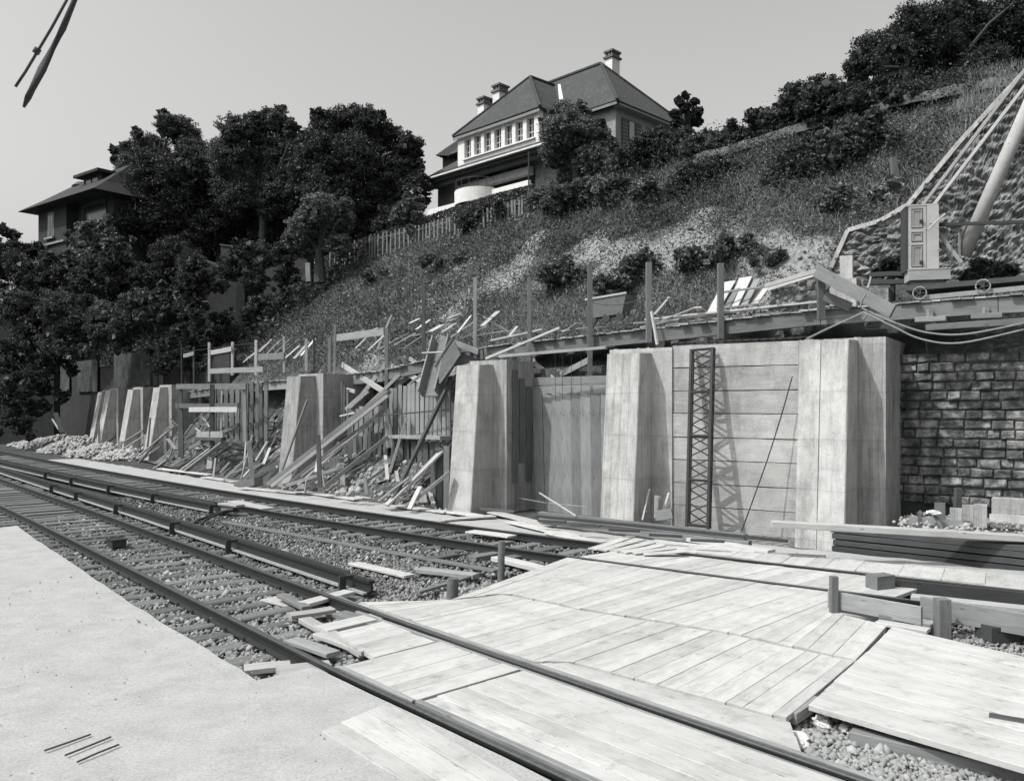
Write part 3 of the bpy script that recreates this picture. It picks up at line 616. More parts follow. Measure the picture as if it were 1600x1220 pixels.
# ---- loose ballast, paper and rubble in the hole
P = []
while len(P) < 5200:
    px = random.uniform(1195, 1620); py = random.uniform(1098, 1235)
    if py < 1092 + (px - 1261) * .28 - 5: continue
    p = G(px, py, -.2)
    if (Vector((p.x, p.y)).dot(N1) - 5.62) < .3: continue
    P.append((p.x, p.y, -.21 + random.uniform(-.02, .04)))
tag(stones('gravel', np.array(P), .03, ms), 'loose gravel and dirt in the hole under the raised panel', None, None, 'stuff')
def crumple(px, py, r_, label, z=-.15, mat='paper'):
    bm = bmesh.new(); bmesh.ops.create_icosphere(bm, subdivisions=3, radius=1); sd = random.random() * 99
    for v_ in bm.verts:
        n_ = noise.noise(v_.co * 1.7 + Vector((sd, 0, 0))); n2_ = noise.noise(v_.co * 4 + Vector((0, sd, 0)))
        v_.co = v_.co * (1 + .5 * n_ + .35 * abs(n2_)); v_.co.z *= .55
    me = bpy.data.meshes.new('p'); bmesh.ops.scale(bm, vec=(r_ * 1.3, r_ * .9, r_), verts=bm.verts); bm.to_mesh(me); bm.free(); me.name = 'crumpled_paper'
    p = G(px, py, z); return tag(link('crumpled_paper', me, M[mat], None, Matrix.Translation(p) @ Matrix.Rotation(sd, 4, 'Z')), label, 'paper', 'crumpled papers in the gravel hole')
for i, (px, py, r_) in enumerate(((1285, 1128, .075), (1320, 1138, .05), (1247, 1150, .07), (1235, 1170, .06), (1255, 1162, .045))):
    crumple(px, py, r_, 'crumpled white paper in the gravel hole, ' + ['farthest and biggest', 'right of the biggest one', 'middle one at the left', 'nearest to the rail', 'small one beside the nearest'][i])
# ---- barrier of boards and posts at the right
GB('barrier_rail', 1294, 935, 1441, 962, .05, .22, 'mid', .12, 'grey board on edge nailed to the short left post', 'board')
post(1303, 900, 960, .045, 'short square post holding the left end of the barrier board', 'grey', False, z=-.05)
post(1472, 936, 1003, .075, 'squat square post in the gravel hole at the right', 'mid', False, z=-.2)
GB('barrier_rail', 1440, 948, 1760, 1003, .05, .26, 'mid', .10, 'long board on edge behind the squat square post', 'board')
GB('plank', 1425, 932, 1740, 965, .22, .05, 'pale', .10, 'pale plank lying flat beside the far rail at the right')
GB('sleeper_block', 1362, 915, 1390, 912, .22, .3, 'dkpost', .02, 'dark square sleeper end standing behind the barrier board', 'timber')
GB('rail_beam', 1380, 913, 1750, 953, .07, .2, 'dark', -.02, 'dark steel beam lying along the far rail at the right edge', 'beam')
GB('plank', 1310, 957, 1430, 972, .2, .04, 'mid', -.04, 'short plank lying flat at the foot of the barrier board')
GB('plank', 1370, 972, 1450, 985, .18, .04, 'pale', -.02, 'pale plank pointing at the squat square post')
GB('plank', 1375, 962, 1428, 970, .14, .07, 'grey', .02, 'short thick grey offcut below the barrier board')
GB('plank', 1440, 975, 1480, 958, .2, .03, 'mid', -.05, 'thin board tilted left of the squat square post')
GB('sleeper_block', 1535, 990, 1640, 985, .28, .22, 'dark', -.08, 'dark tarred sleeper lying in the hole at the right edge', 'timber')
P = np.array([(lambda p: (p.x, p.y, -.2 + random.uniform(-.02, .05)))(G(random.uniform(1380, 1650), random.uniform(950, 1035), -.2)) for _ in range(3600)])
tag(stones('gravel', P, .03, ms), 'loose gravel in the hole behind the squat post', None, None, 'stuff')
# ---- beams stacked in front of the wall
def stack(px0, py0, px1, py1, n, w_, h_, mat, lab, z0=-.1, name='steel_beam', dx=0):
    a = G(px0, py0, z0); b_ = G(px1, py1, z0)
    for i in range(n):
        e = random.uniform(-.03, .03) + dx * i; d_ = (b_ - a).normalized()
        beam(name, a + d_ * e + Vector((0, 0, h_ * (i + .5) + .012 * i)), b_ + d_ * e + Vector((0, 0, h_ * (i + .5) + .012 * i)), w_, h_ * .92, M[mat], lab % ['lowest', 'second lowest', 'third from the ground', 'fourth from the ground', 'topmost'][i if i < n - 1 else 4], 'beam', lab.replace('%s of ', ''))
stack(1309, 858, 1750, 908, 4, .55, .105, 'dark', '%s of the tarred beams stacked at the right', -.12)
a = G(1205, 846, .30); 
beam('timber_beam', WP(1205, 818, -3.0), G(1760, 850, .36) , .26, .10, M['pale'], 'very long pale timber lying over the tarred beam stack', 'beam')
for i in range(2):
    a = G(845, 812 + i * 6, -.05); b_ = G(1170, 851 + i * 7, -.08)
    beam('steel_beam', a + Vector((0, .22 - i * .32, .10)), b_ + Vector((0, .22 - i * .32, .10)), .16, .14, M['mid' if i else 'grey'], ['rear', 'front'][i] + ' one of the two long timbers lying at the foot of the planked buttress', 'beam')
beam('steel_beam', G(838, 806, .16), G(1230, 845, .16), .05, .06, M['dark'], 'thin dark bar on top of the two long timbers', 'bar')
for i, px in enumerate((862, 915, 975, 1040, 1105)): 
    q = G(px, 812 + (px - 845) * .125, .17); beam('packing_block', q + Vector((-.28, .1, 0)), q + Vector((.28, -.1, .0)), .09, .04, M['dark'], 'small dark packing piece on the long timbers, %s from the left' % ORD[i], 'wood block', 'packing pieces on the long timbers')
GB('plank', 1078, 842, 1205, 862, .24, .07, 'pale', .0, 'pale thick board right of the fanned boards, before the wall')
GB('plank', 1180, 862, 1290, 870, .2, .03, 'mid', -.02, 'thin board lying between the far rail and the tarred beams')
for i in range(6):
    a = G(925 + i * 16, 858 + i * 1.5, -.02 + .006 * i); b_ = G(985 + i * 17, 838 + i * 4.5, .03 + .008 * i); beam('plank', a, b_, .2, .025, M['deck'], 'fanned pale board before the wall, %s from the left' % ORD[i], 'plank', 'fanned boards before the wall')
for i, (x0, y0, x1, y1) in enumerate(((705, 800, 750, 806), (690, 812, 770, 806), (770, 800, 860, 822), (800, 815, 900, 838), (735, 830, 800, 838), (560, 775, 640, 782), (620, 790, 700, 800), (470, 768, 560, 780), (380, 762, 470, 770), (250, 732, 330, 742), (320, 745, 400, 757), (860, 832, 940, 848))):
    GB('plank', x0, y0, x1, y1, .32, .035, 'deck', -.04, 'dusty board lying on the dirt strip beside the far track, %s from the left' % ORD[[7, 6, 9, 10, 8, 4, 5, 3, 2, 0, 1, 11][i]], 'plank', 'dusty boards on the dirt strip')
GB('iron_bar', 752, 795, 805, 800, .14, .06, 'grey', .0, 'short rusty section lying at the foot of the tall buttress', 'bar')
# specks of grit and litter on the pale ground at the left
P = []
for _ in range(700):
    q = TK1(random.uniform(3, 14), -1.0 - random.random() * 6); P.append((q.x, q.y, -.02))
tag(stones('grit', np.array(P), .008, ms), 'dark specks of grit on the pale foreground dirt', None, None, 'stuff')
for i, (x0, y0, x1, y1, w_, mt) in enumerate(((500, 990, 560, 1012, .2, 'pale'), (530, 958, 600, 978, .22, 'mid'), (455, 1000, 520, 1022, .18, 'mid'), (560, 945, 630, 968, .12, 'pale'))):
    GB('plank', x0, y0, x1, y1, w_, .05, mt, -.075, 'loose lengthwise plank in the gap before the crossing, %s from the left' % ORD[[1, 2, 0, 3][i]], 'plank', 'loose lengthwise planks before the crossing')
# ================================================================ NEW CONCRETE WALL
def pier(k, H, w_, r_, l_, ang, mats, label, pos=None, pt=.58, pb=.95, pd=1.25, over=.14, zb=-.25, ph=None):
    root = empty('concrete_buttress', (_st[k].x, _st[k].y, 0), label, 'buttress', 'buttresses of the new wall', 0)
    # local frame: x towards the right along the wall, y into the hill
    ex = Vector((math.cos(ang), math.sin(ang), 0)); ey = Vector((-math.sin(ang), math.cos(ang), 0)); root.rotation_euler = (0, 0, ang)
    root.location = (Vector((pos[0], pos[1], 0)) if pos else Vector((_st[k].x, _st[k].y, 0))) + ey * pb
    m = MB(); h = w_ / 2; c = .02
    lo = [(-h, -pb), (h - c, -pb), (h, -pb + c), (h, .0), (-h, .0)]; hi = [(-h, -pt), (h - c, -pt), (h, -pt + c), (h, .0), (-h, .0)]
    n = 5; seg = 6; vv = []; ff = []
    for i in range(seg + 1):
        t_ = i / seg
        for (a, b2), (a2, b3) in zip(lo, hi): vv.append((a + (a2 - a) * t_, b2 + (b3 - b2) * t_ + random.uniform(-.004, .004), zb + (H - zb) * t_ + (.03 * (1 if b3 > -.1 else 0) if i == seg else 0)))
    for i in range(seg):
        for j in range(n): a = i * n + j; b2 = i * n + (j + 1) % n; ff.append((a, b2, b2 + n, a + n))
    ff.append(tuple(range(seg * n, seg * n + n))); m.add(vv, ff).build('buttress', M[mats[0]], root, world=False)
    MB().box(-h - l_, h + r_, .002, pd, zb, H + over).build('pilaster', M[mats[1]], root, world=False)
    mb = MB()
    for _ in range(14): x = random.uniform(-h - l_, h + r_); y = random.uniform(.05, pd - .1); s = random.uniform(.02, .07); mb.box(x - s, x + s, y - s, y + s, H + over - .01, H + over + random.uniform(.01, .03))
    mb.build('rough_top', M['concl'], root, world=False)
    return root, ex, ey
a1 = R(-34.5)
P1 = pier(2, 3.86, .92, .52, .24, a1, ('concl', 'conct'), 'nearest smooth concrete buttress at the right, with a straight vertical joint line', pt=.75, pb=1.1, pd=2.3, over=.08)
P2 = pier(3, 3.76, .82, .50, .25, a1, ('concd', 'concl'), 'planked-looking streaky concrete buttress left of the leaning lattice girder')
P3 = pier(4, 3.62, .74, .42, .05, R(-36), ('concl', 'conct'), 'smooth pale concrete buttress right of the open excavation')
P4 = pier(6, 3.55, .86, .45, .3, R(-46), ('conct', 'conct'), 'planked buttress with a thin pole leaning on it, left of the excavation', pd=2.0, over=.1)
P5 = pier(8, 3.5, .86, .5, .3, R(-47), ('conc', 'conct'), 'buttress just left of the timber trestle', pt=.4)
P6 = pier(9, 3.45, .86, .5, .3, R(-48), ('conc', 'conct'), 'buttress behind the sloping thin poles, left of the trestle one', pt=.35)
P7 = pier(10, 3.45, .86, .5, .3, R(-48), ('conc', 'conct'), 'second narrow buttress at the left end, rising out of the rubble heap', pt=.3)
P8 = pier(10, 3.4, .8, .5, .1, R(-48), ('conc', 'conct'), 'leftmost and farthest narrow buttress, close behind its neighbour', pos=(-25.9, 50.9), pt=.3)
# joint line on the nearest buttress
MB().hexa([(-.058, -1.102, -.2), (-.048, -1.102, -.2), (-.048, -1.0, -.2), (-.058, -1.0, -.2)], [(-.058, -.76, 3.83), (-.048, -.76, 3.83), (-.048, -.7, 3.83), (-.058, -.7, 3.83)]).build('joint_line', M['grey'], P1[0], world=False)
# cast panel between the two right-hand buttresses, laid in courses
def panel(ra, rb, H, label):
    pass
p2r = P2[0].location + P2[1] * (.41 + .50); p1l = P1[0].location - P1[1] * (.46 + .24)
pr = empty('concrete_wall_panel', p2r, 'pale cast concrete wall panel in level courses behind the lattice girder', 'wall panel')
dr = (p1l - p2r); Lp = dr.length; dx_ = dr.normalized(); dy_ = Vector((-dx_.y, dx_.x, 0)); zz = -.25
pr.rotation_euler = (0, 0, math.atan2(dx_.y, dx_.x))
hs = [.62, .50, .52, .50, .53, .50, .52, .49]
for i, h_ in enumerate(hs + [3.93 - (-.25) - sum(hs)]):
    m = MB(); n = 10; off = .05 + random.uniform(-.012, .012); zt_ = zz + h_
    lo = [(x * Lp / n, off + random.uniform(-.004, .004), zz + .008) for x in range(n + 1)]; hi = [(x * Lp / n, off + random.uniform(-.004, .004), zt_ - .008 + random.uniform(-.01, .006)) for x in range(n + 1)]
    for x in range(n): m.hexa([lo[x], lo[x + 1], (lo[x + 1][0], .4, zz), (lo[x][0], .4, zz)], [hi[x], hi[x + 1], (hi[x + 1][0], .4, zt_), (hi[x][0], .4, zt_)])
    m.build('course', M['slab'], pr, world=False); zz = zt_
MB().box(0.0, Lp, .30, .5, -.25, 3.9).build('backing', M['concd'], pr, world=False)
# rebar along its top
m = MB()
for i in range(16):
    q = p2r + dr * (i / 15) + dy_ * .2 + Vector((0, 0, 3.9)); m.tube([q, q + Vector((-.1, .0, .1)), q + Vector((.18, -.1, .13))], .008, 5)
m.tube([p2r + dy_ * .2 + Vector((0, 0, 3.98)), p1l + dy_ * .2 + Vector((0, 0, 4.0))], .008, 5); m.build('starter_bar', M['iron'], label='bent thin reinforcement bars along the top of the cast wall panel', cat='rebar')
# old planked abutment on the right return of the nearest buttress
# timber lagging between buttress 3 and 2
r3 = P3[0].location + P3[1] * (.37 + .42); l2 = P2[0].location - P2[1] * (.41 + .25)
lg = empty('timber_lagging', r3 + P3[2] * 1.1, 'wall of upright grey boards closing the bay between the two middle buttresses', 'timber wall')
A_ = r3 + P3[2] * 1.12 - P3[1] * .1; B_ = l2 + P2[2] * .62 + P2[1] * .3; nb = 11; ds = (B_ - A_) / nb
for i in range(nb):
    q = A_ + ds * (i + .5) + P2[2] * random.uniform(-.03, .03); ln = .10 - .012 * i
    beam('board', q + Vector((0, 0, -.25)), q - P2[1] * (ln + .1) + P2[2] * .12 + Vector((0, 0, 3.05 + random.uniform(-.05, .05))), ds.length * .97, .045, M['sheet'], parent=lg, up=P2[2])
for i in range(2):
    z_b = 3.0 + i * .225
    beam('board', A_ + P2[2] * .1 + Vector((0, 0, z_b)), B_ + P2[2] * .1 + Vector((0, 0, z_b)), .05, .21, M['mid'], parent=lg)
beam('waling', WP(780, 557, .35), WP(948, 543, .1), .07, .07, M['mid'], 'long thin squared timber tied across the top of the boarded bay', 'timber')
m = MB()
for px in (868, 879, 893, 908): q = WP(px, 556, .4); m.tube([q, q + Vector((.0, .02, -1.1))], .006, 5)
m.build('tie_wire', M['iron'], label='four hanging tie wires in front of the boarded bay', cat='wire')
q = WP(795, 775, .4); MB().tube([q, WP(850, 785, .3), WP(918, 792, .0)], .01, 6).build('wire', M['pale'], label='thin slack wire strung low across the boarded bay', cat='wire')
# old boards on the shaded return of the third buttress
q0 = r3
for i in range(3):
    a = r3 + P3[2] * (.35 + i * .3) + P3[1] * .03; beam('formwork_board', a + Vector((0, 0, .6 + .5 * (i == 1))), a + Vector((0, 0, 3.5 - .2 * i)), .22, .03, M['grey'], 'upright form board on the shaded side of the smooth pale buttress, %s from the front' % ORD[i], 'board', 'form boards on the shaded buttress side', up=P3[1])
# dark masonry of the old wall at the far right
r1 = P1[0].location + P1[1] * (.46 + .52); e_ = P1[1]; n_ = P1[2]
ow = empty('old_masonry_wall', r1 + n_ * 1.6, 'dark sooty squared-stone wall at the far right, partly in shade', 'stone wall')
ow.rotation_euler = (0, 0, a1); mi = ow.matrix_basis.inverted()
# stones modelled one by one in courses, one mesh
m = MB(); z0 = .55
for r_ in range(16):
    x = random.uniform(-.4, 0) - .5; hh = .195 + .0
    while x < 9:
        ww = random.uniform(.22, .5); d_ = random.uniform(-.05, .05); cz = z0 + r_ * hh
        b3 = [(x + .005, d_, cz + .005), (x + ww - .005, d_ + random.uniform(-.02, .02), cz + .01), (x + ww - .02, .5, cz + .01), (x + .02, .5, cz + .01)]
        t3 = [(x + .01, d_ + random.uniform(-.02, .02), cz + hh - random.uniform(.003, .02)), (x + ww - .01, d_, cz + hh - random.uniform(.003, .02)), (x + ww - .02, .5, cz + hh - .01), (x + .02, .5, cz + hh - .01)]
        cx = [(b3[0][0] + .02, d_ - .025, cz + .03), (b3[1][0] - .02, d_ - .045 + random.uniform(-.03, .02), cz + .055), (t3[1][0] - .02, d_ - .02 + random.uniform(-.03, .02), t3[1][2] - .025), (t3[0][0] + .02, d_ - .025 + random.uniform(-.02, .02), t3[0][2] - .025)]
        n0 = len(m.v); m.v += b3 + t3 + cx
        m.f += [(n0 + 8, n0 + 9, n0 + 10, n0 + 11), (n0, n0 + 1, n0 + 9, n0 + 8), (n0 + 1, n0 + 5, n0 + 10, n0 + 9), (n0 + 5, n0 + 4, n0 + 11, n0 + 10), (n0 + 4, n0, n0 + 8, n0 + 11), (n0 + 4, n0 + 5, n0 + 6, n0 + 7), (n0, n0 + 4, n0 + 7, n0 + 3), (n0 + 1, n0 + 2, n0 + 6, n0 + 5), (n0, n0 + 3, n0 + 2, n0 + 1)]
        x += ww
M['soot'] = rough_mat('sooty_stone', [(.36, g(.05)), (.5, g(.14)), (.66, g(.45))], 2.6, 1, .05, 14)
m.build('stonework', M['soot'], ow, world=False)
MB().box(-.9, 9, .06, 1.2, .45, 3.62).build('mortar', M['dark'] if 0 else M['spoil'], ow, world=False)
MB().box(-.9, 9, .03, .9, -.25, .56).build('footing', M['dplaster'], ow, world=False)  # dark tone stands in for the nearest buttress's cast shadow
MB().box(1.7, 9, -.38, .0, -.25, .78).build('concrete_block', M['conc'], ow, world=False)
# ================================================================ OLD RUBBLE WING WALL
def cop_plan(px, q): x, y, s = wq(px, q); return Vector((x, y, 0))
ww_ = empty('rubble_wing_wall', cop_plan(1430, COPq), 'rough rubble stone wing wall with a sloping top behind the panelled cabinet', 'stone wall')
vv = []; ff = []; cols = []
cp = [WP(px, py, COPq) for px, py in COP]
NXs = 60
for i in range(NXs * 7 + 1):
    u = i / (NXs * 7); q = lerp2([Vector((p.x, p.y, 0)) for p in cp], u); 
    cols.append(q)
def copz(q):
    best = None
    for a, b_ in zip(cp[:-1], cp[1:]):
        d_ = Vector((b_.x - a.x, b_.y - a.y)); t_ = ((q.x - a.x) * d_.x + (q.y - a.y) * d_.y) / max(1e-6, d_.length_squared)
        if -.01 <= t_ <= 1.01: return a.z + (b_.z - a.z) * t_
    return cp[-1].z
rows = 90; m = MB(); nrm = Vector((P1[2].x, P1[2].y, 0))
for i, q in enumerate(cols):
    zt1 = copz(q)
    for j in range(rows + 1):
        z = 3.7 + (zt1 - 3.7) * j / rows; vo_ = noise.voronoi(Vector(((q.x * .82 - q.y * .57) * 3.0 + .25 * noise.noise(Vector((q.x * 2, z * 2, 0))), z * 5.2, 0)))[0]; dd = min(.16, (vo_[1] - vo_[0]) * .4) + .05 * noise.noise(Vector((q.x * 6, z * 9, 1)))
        vv.append((q - nrm * (dd * .75 + .07 * noise.noise(Vector((q.x * 11, z * 15, 2)))) + Vector((0, 0, z))))
n = rows + 1
for i in range(len(cols) - 1):
    for j in range(rows): ff.append((i * n + j, (i + 1) * n + j, (i + 1) * n + j + 1, i * n + j + 1))
M['rubst'] = rough_mat('rubble_stone', [(.3, g(.10)), (.5, g(.22)), (.7, g(.46))], 3.1, 1, .05, 11)
m.add(vv, ff).build('rubble_face', M['rubst'], ww_)
m = MB()
for a, b_ in zip(cp[:-1], cp[1:]): m.bar(a + nrm * .2 + Vector((0, 0, .02)), b_ + nrm * .2 + Vector((0, 0, .02)), .62, .10, (0, 0, 1))
m.build('coping', M['conc'], ww_)
m = MB()
for a, b_ in zip(cp[:-1], cp[1:]): m.hexa([a * 1 + nrm * .1 - Vector((0, 0, a.z - 3.6)), b_ + nrm * .1 - Vector((0, 0, b_.z - 3.6)), b_ + nrm * .5 - Vector((0, 0, b_.z - 3.6)), a + nrm * .5 - Vector((0, 0, a.z - 3.6))], [a + nrm * .1 - Vector((0, 0, .04)), b_ + nrm * .1 - Vector((0, 0, .04)), b_ + nrm * .5 - Vector((0, 0, .04)), a + nrm * .5 - Vector((0, 0, .04))])
m.build('core', M['rubst'], ww_)
for i, d_ in enumerate((0, 14)):
    beam('long_batten', WP(1438 + d_ * .8, 326 + d_ * .55, COPq - .6), WP(1700 + d_, -20 + d_ * .6, COPq - .6), .07, .07, M['pale'], ['upper', 'lower'][i] + ' one of two long pale battens leaning on the sloping wall top', 'batten', 'long battens on the sloping wall')
# low rubble block wall
lb = [WP(1205, 478, 2.0), WP(1300, 478, 2.0)]
m = MB(); vv = []; ff = []; a, b_ = lb; 
for i in range(41):
    q = a.lerp(b_, i / 40); top = WP(1205 + 95 * i / 40, 440 - 8 * min(1, i / 10) - (6 if i > 30 else 0), 2.0).z
    for j in range(21):
        z = a.z - .3 + (top - a.z + .3) * j / 20; vo_ = noise.voronoi(Vector((i * .16, z * 5, 4)))[0]; vv.append(q - nrm * (min(.12, (vo_[1] - vo_[0]) * .3)) + Vector((0, 0, z - q.z)))
    vv.append(q + nrm * .6 + Vector((0, 0, top - q.z)))
for i in range(40):
    for j in range(21): ff.append((i * 22 + j, (i + 1) * 22 + j, (i + 1) * 22 + j + 1, i * 22 + j + 1))
m.add(vv, ff).build('rubble_wall', M['rubst'], label='low broken rubble wall standing behind the platform, left of the cut stone posts', cat='stone wall')

# ================================================================ SCAFFOLD PLATFORM
pl = empty('scaffold_platform', WP(1000, 520, 1.6), 'long timber working platform along the top of the wall works', 'platform')
def pbeam(a, b_, w_, h_, mat, name='edge_beam'): return beam(name, a, b_, w_, h_, M[mat], parent=pl)
edge = [(1700, 470, 1.2), (1560, 478, 1.2), (1283, 497, 1.3), (1020, 525, 1.3), (757, 553, 1.3), (600, 588, 1.2), (520, 596, 1.2), (410, 604, 1.2), (330, 613, 1.2), (265, 622, 1.2)]
E = [WP(px, py, q) for px, py, q in edge]
for i in range(len(E) - 1): pbeam(E[i], E[i + 1] + (E[i + 1] - E[i]).normalized() * -.02, .12, .30 if i < 5 else .34, ['mid', 'mid', 'grey', 'grey', 'grey', 'mid', 'mid', 'grey', 'grey'][i])
# deck
for i in range(len(E) - 1):
    a, b_ = E[i], E[i + 1]; d_ = (b_ - a); nn_ = Vector((-d_.y, d_.x, 0)).normalized() * -1; L_ = d_.length
    if nn_.y < 0: nn_ = -nn_
    k = 0
    while k < L_ - .1:
        ww2 = random.uniform(.16, .26); q = a + d_ * ((k + ww2 / 2) / L_) + Vector((0, 0, .17 + random.uniform(0, .02)))
        beam('deck_board', q - nn_ * random.uniform(.08, .22), q + nn_ * random.uniform(1.3, 1.9), ww2 * .95, .03, M[random.choice(['pale', 'mid', 'mid'])], parent=pl); k += ww2
# posts
PS = [(1126, 412, 530, .10, 'dkpost'), (1014, 410, 536, .10, 'dkpost'), (922, 413, 592, .09, 'dkpost'), (827, 433, 592, .075, 'dkpost'), (742, 433, 556, .075, 'mid'), (662, 444, 556, .08, 'grey'), (604, 512, 612, .085, 'mid'), (523, 507, 612, .06, 'mid'),
      (515, 528, 600, .08, 'mid'), (491, 524, 590, .05, 'dark'), (479, 529, 580, .08, 'pale'), (444, 525, 582, .06, 'pale'), (400, 531, 586, .08, 'pale'), (363, 534, 586, .08, 'pale'), (327, 535, 596, .08, 'pale'), (303, 542, 600, .06, 'dark'), (284, 537, 600, .05, 'dark')]
for i, (px, pt, pb_, wd, mt) in enumerate(PS):
    q_ = 1.14; a = WP(px, pb_, q_); top = WP(px, pt, q_); top = Vector((a.x, a.y, top.z)) + Vector((random.uniform(-.02, .02), 0, 0))
    beam('scaffold_post', a, top, wd * 1.35, wd * 1.35, M[mt], 'upright timber post along the platform edge, %s from the right' % ORD[i], 'post', 'upright posts along the platform edge')
# handrail boards and wires
def HB(name, a, b_, w_, h_, mat, label, cat, group=None, **k): return beam(name, WP(*a), WP(*b_), w_, h_, M[mat], label, cat, group, **k)
HB('guard_rail', (527, 528, 1.05), (600, 518, 1.05), .05, .24, 'mid', 'grey guard board nailed between two platform posts', 'board')
HB('guard_rail', (404, 558, 1.05), (444, 556, 1.05), .05, .26, 'mid', 'low guard board on the platform, third from the left end', 'board')
HB('guard_rail', (330, 551, 1.05), (362, 545, 1.05), .05, .22, 'pale', 'pale guard board between two far platform posts', 'board')
HB('guard_rail', (287, 556, 1.05), (303, 552, 1.05), .05, .2, 'mid', 'farthest short guard board at the left end of the platform', 'board')
m = MB(); W_ = [WP(1126, 452, 1.14), WP(1014, 462, 1.14), WP(922, 472, 1.14), WP(827, 486, 1.14), WP(742, 490, 1.14), WP(662, 500, 1.14)]
W2 = []
for a, b_ in zip(W_[:-1], W_[1:]): W2 += [a.lerp(b_, t_) - Vector((0, 0, .15 * 4 * t_ * (1 - t_))) for t_ in (0, .25, .5, .75)]
m.tube(W2, .012, 5).build('wire', M['iron'], label='slack wire strung between the tall platform posts', cat='wire')
m = MB(); W_ = [WP(523, 520, 1.14), WP(444, 530, 1.14), WP(363, 540, 1.14), WP(284, 550, 1.14)]; m.tube(W_, .012, 5).build('wire', M['iron'], label='wire strung between the small posts at the left end of the platform', cat='wire')
# under the platform: crossed braces and props
XB = [((535, 570, 1.5), (600, 612, .8), .18), ((560, 625, .9), (606, 565, 1.3), .16), ((612, 572, 1.4), (672, 602, 1.2), .16), ((618, 605, 1.5), (655, 575, 1.3), .14), ((505, 598, .6), (555, 612, .8), .12), ((575, 610, .5), (541, 640, .2), .16),
      ((828, 560, 1.8), (865, 592, 1.5), .14), ((866, 590, 1.6), (922, 562, 1.2), .16), ((815, 580, 1.4), (835, 562, 1.2), .12), ((640, 560, 1.6), (700, 600, 1.2), .12)]
for i, (a, b_, w_) in enumerate(XB): HB('brace', a, b_, .06, w_, 'pale' if i % 2 == 0 else 'mid', 'slanting brace board under the platform, %s of the crossed ones from the left' % ORD[[1, 2, 4, 5, 0, 3, 8, 9, 7, 6][i]], 'brace', 'crossed brace boards under the platform')
# long pole thrown across
HB('long_batten', (760, 560, .6), (875, 512, .9), .06, .06, 'pale', 'long thin pale batten leaning against the platform beside the smooth buttress', 'batten')
HB('long_batten', (770, 532, 1.4), (850, 515, 1.2), .18, .05, 'pale', 'pale board lying along the platform edge above the smooth buttress', 'plank')
HB('board', (688, 528, 1.0), (748, 550, .9), .05, .16, 'mid', 'short grey board nailed slantwise near the top of the chute', 'board')
HB('prop', (1018, 487, 1.0), (1027, 538, .9), .06, .06, 'pale', 'thin pale stick standing against the second tallest platform post', 'stick')
HB('plank', (1010, 500, 2.0), (1300, 470, 2.0), .22, .05, 'pale', 'long pale plank lying on the right half of the platform', 'plank')
# loose boards on the platform and at the foot of the slope
LB = [(1035, 500, 1088, 480), (1022, 492, 1045, 465), (1090, 480, 1105, 492), (1060, 497, 1150, 490), (1040, 508, 1100, 500), (1085, 500, 1160, 498), (990, 505, 1060, 500), (905, 505, 885, 520), (880, 517, 915, 512), (1000, 512, 1090, 492),
      (700, 530, 745, 500), (715, 520, 737, 492), (755, 495, 800, 522), (753, 510, 778, 487), (770, 520, 806, 516), (742, 525, 790, 517), (690, 520, 712, 505), (722, 528, 760, 510), (796, 525, 808, 510),
      (555, 545, 585, 515), (575, 548, 605, 520), (590, 545, 612, 492), (596, 545, 640, 520), (560, 530, 590, 512), (615, 540, 650, 520), (585, 550, 622, 528), (650, 515, 672, 500), (672, 518, 690, 508), (630, 545, 660, 525),
      (415, 555, 440, 530), (425, 557, 455, 528), (435, 556, 470, 530), (445, 560, 468, 540), (460, 560, 482, 535), (405, 550, 425, 530), (470, 556, 492, 530), (380, 566, 402, 548), (390, 560, 420, 536),
      (1130, 486, 1200, 480), (1150, 500, 1240, 490), (1180, 492, 1270, 484), (840, 520, 905, 514), (930, 512, 985, 506), (645, 525, 690, 514), (700, 498, 720, 490), (640, 505, 655, 498)]
LBo = sorted(range(len(LB)), key=lambda i: LB[i][0])
for r_, i in enumerate(LBo):
    a = LB[i]; q_ = 1.9 + random.uniform(-.2, .7); A2_ = WP(a[0], a[1], q_ - .2); B2_ = WP(a[2], a[3], q_ + .5)
    beam('loose_board', A2_, B2_, random.choice([.08, .1, .14, .2]), .03, M[random.choice(['pale', 'pale', 'deck', 'mid'])], 'loose pale board strewn along the platform, %s from the left' % ORD[r_], 'board', 'loose boards strewn along the platform')
# nailed board panel propped up at the right
sp = empty('nailed_hoarding', WP(1150, 490, 2.9), 'square panel of nailed boards propped on the hillside behind the platform', 'board panel')
for i in range(5):
    beam('panel_board', WP(1112 + i * 13.5, 492 - i * 1.5, 2.5), WP(1140 + i * 12.5, 440 - (12 if i in (2, 3) else 0) + i * 3, 3.1), .40, .03, M['mid' if i % 2 else 'pale'], parent=sp)
for y0, y1 in ((455, 449), (480, 474)): beam('batten', WP(1120, y0 + 3, 2.45), WP(1190, y1, 2.55), .05, .05, M['mid'], parent=sp)
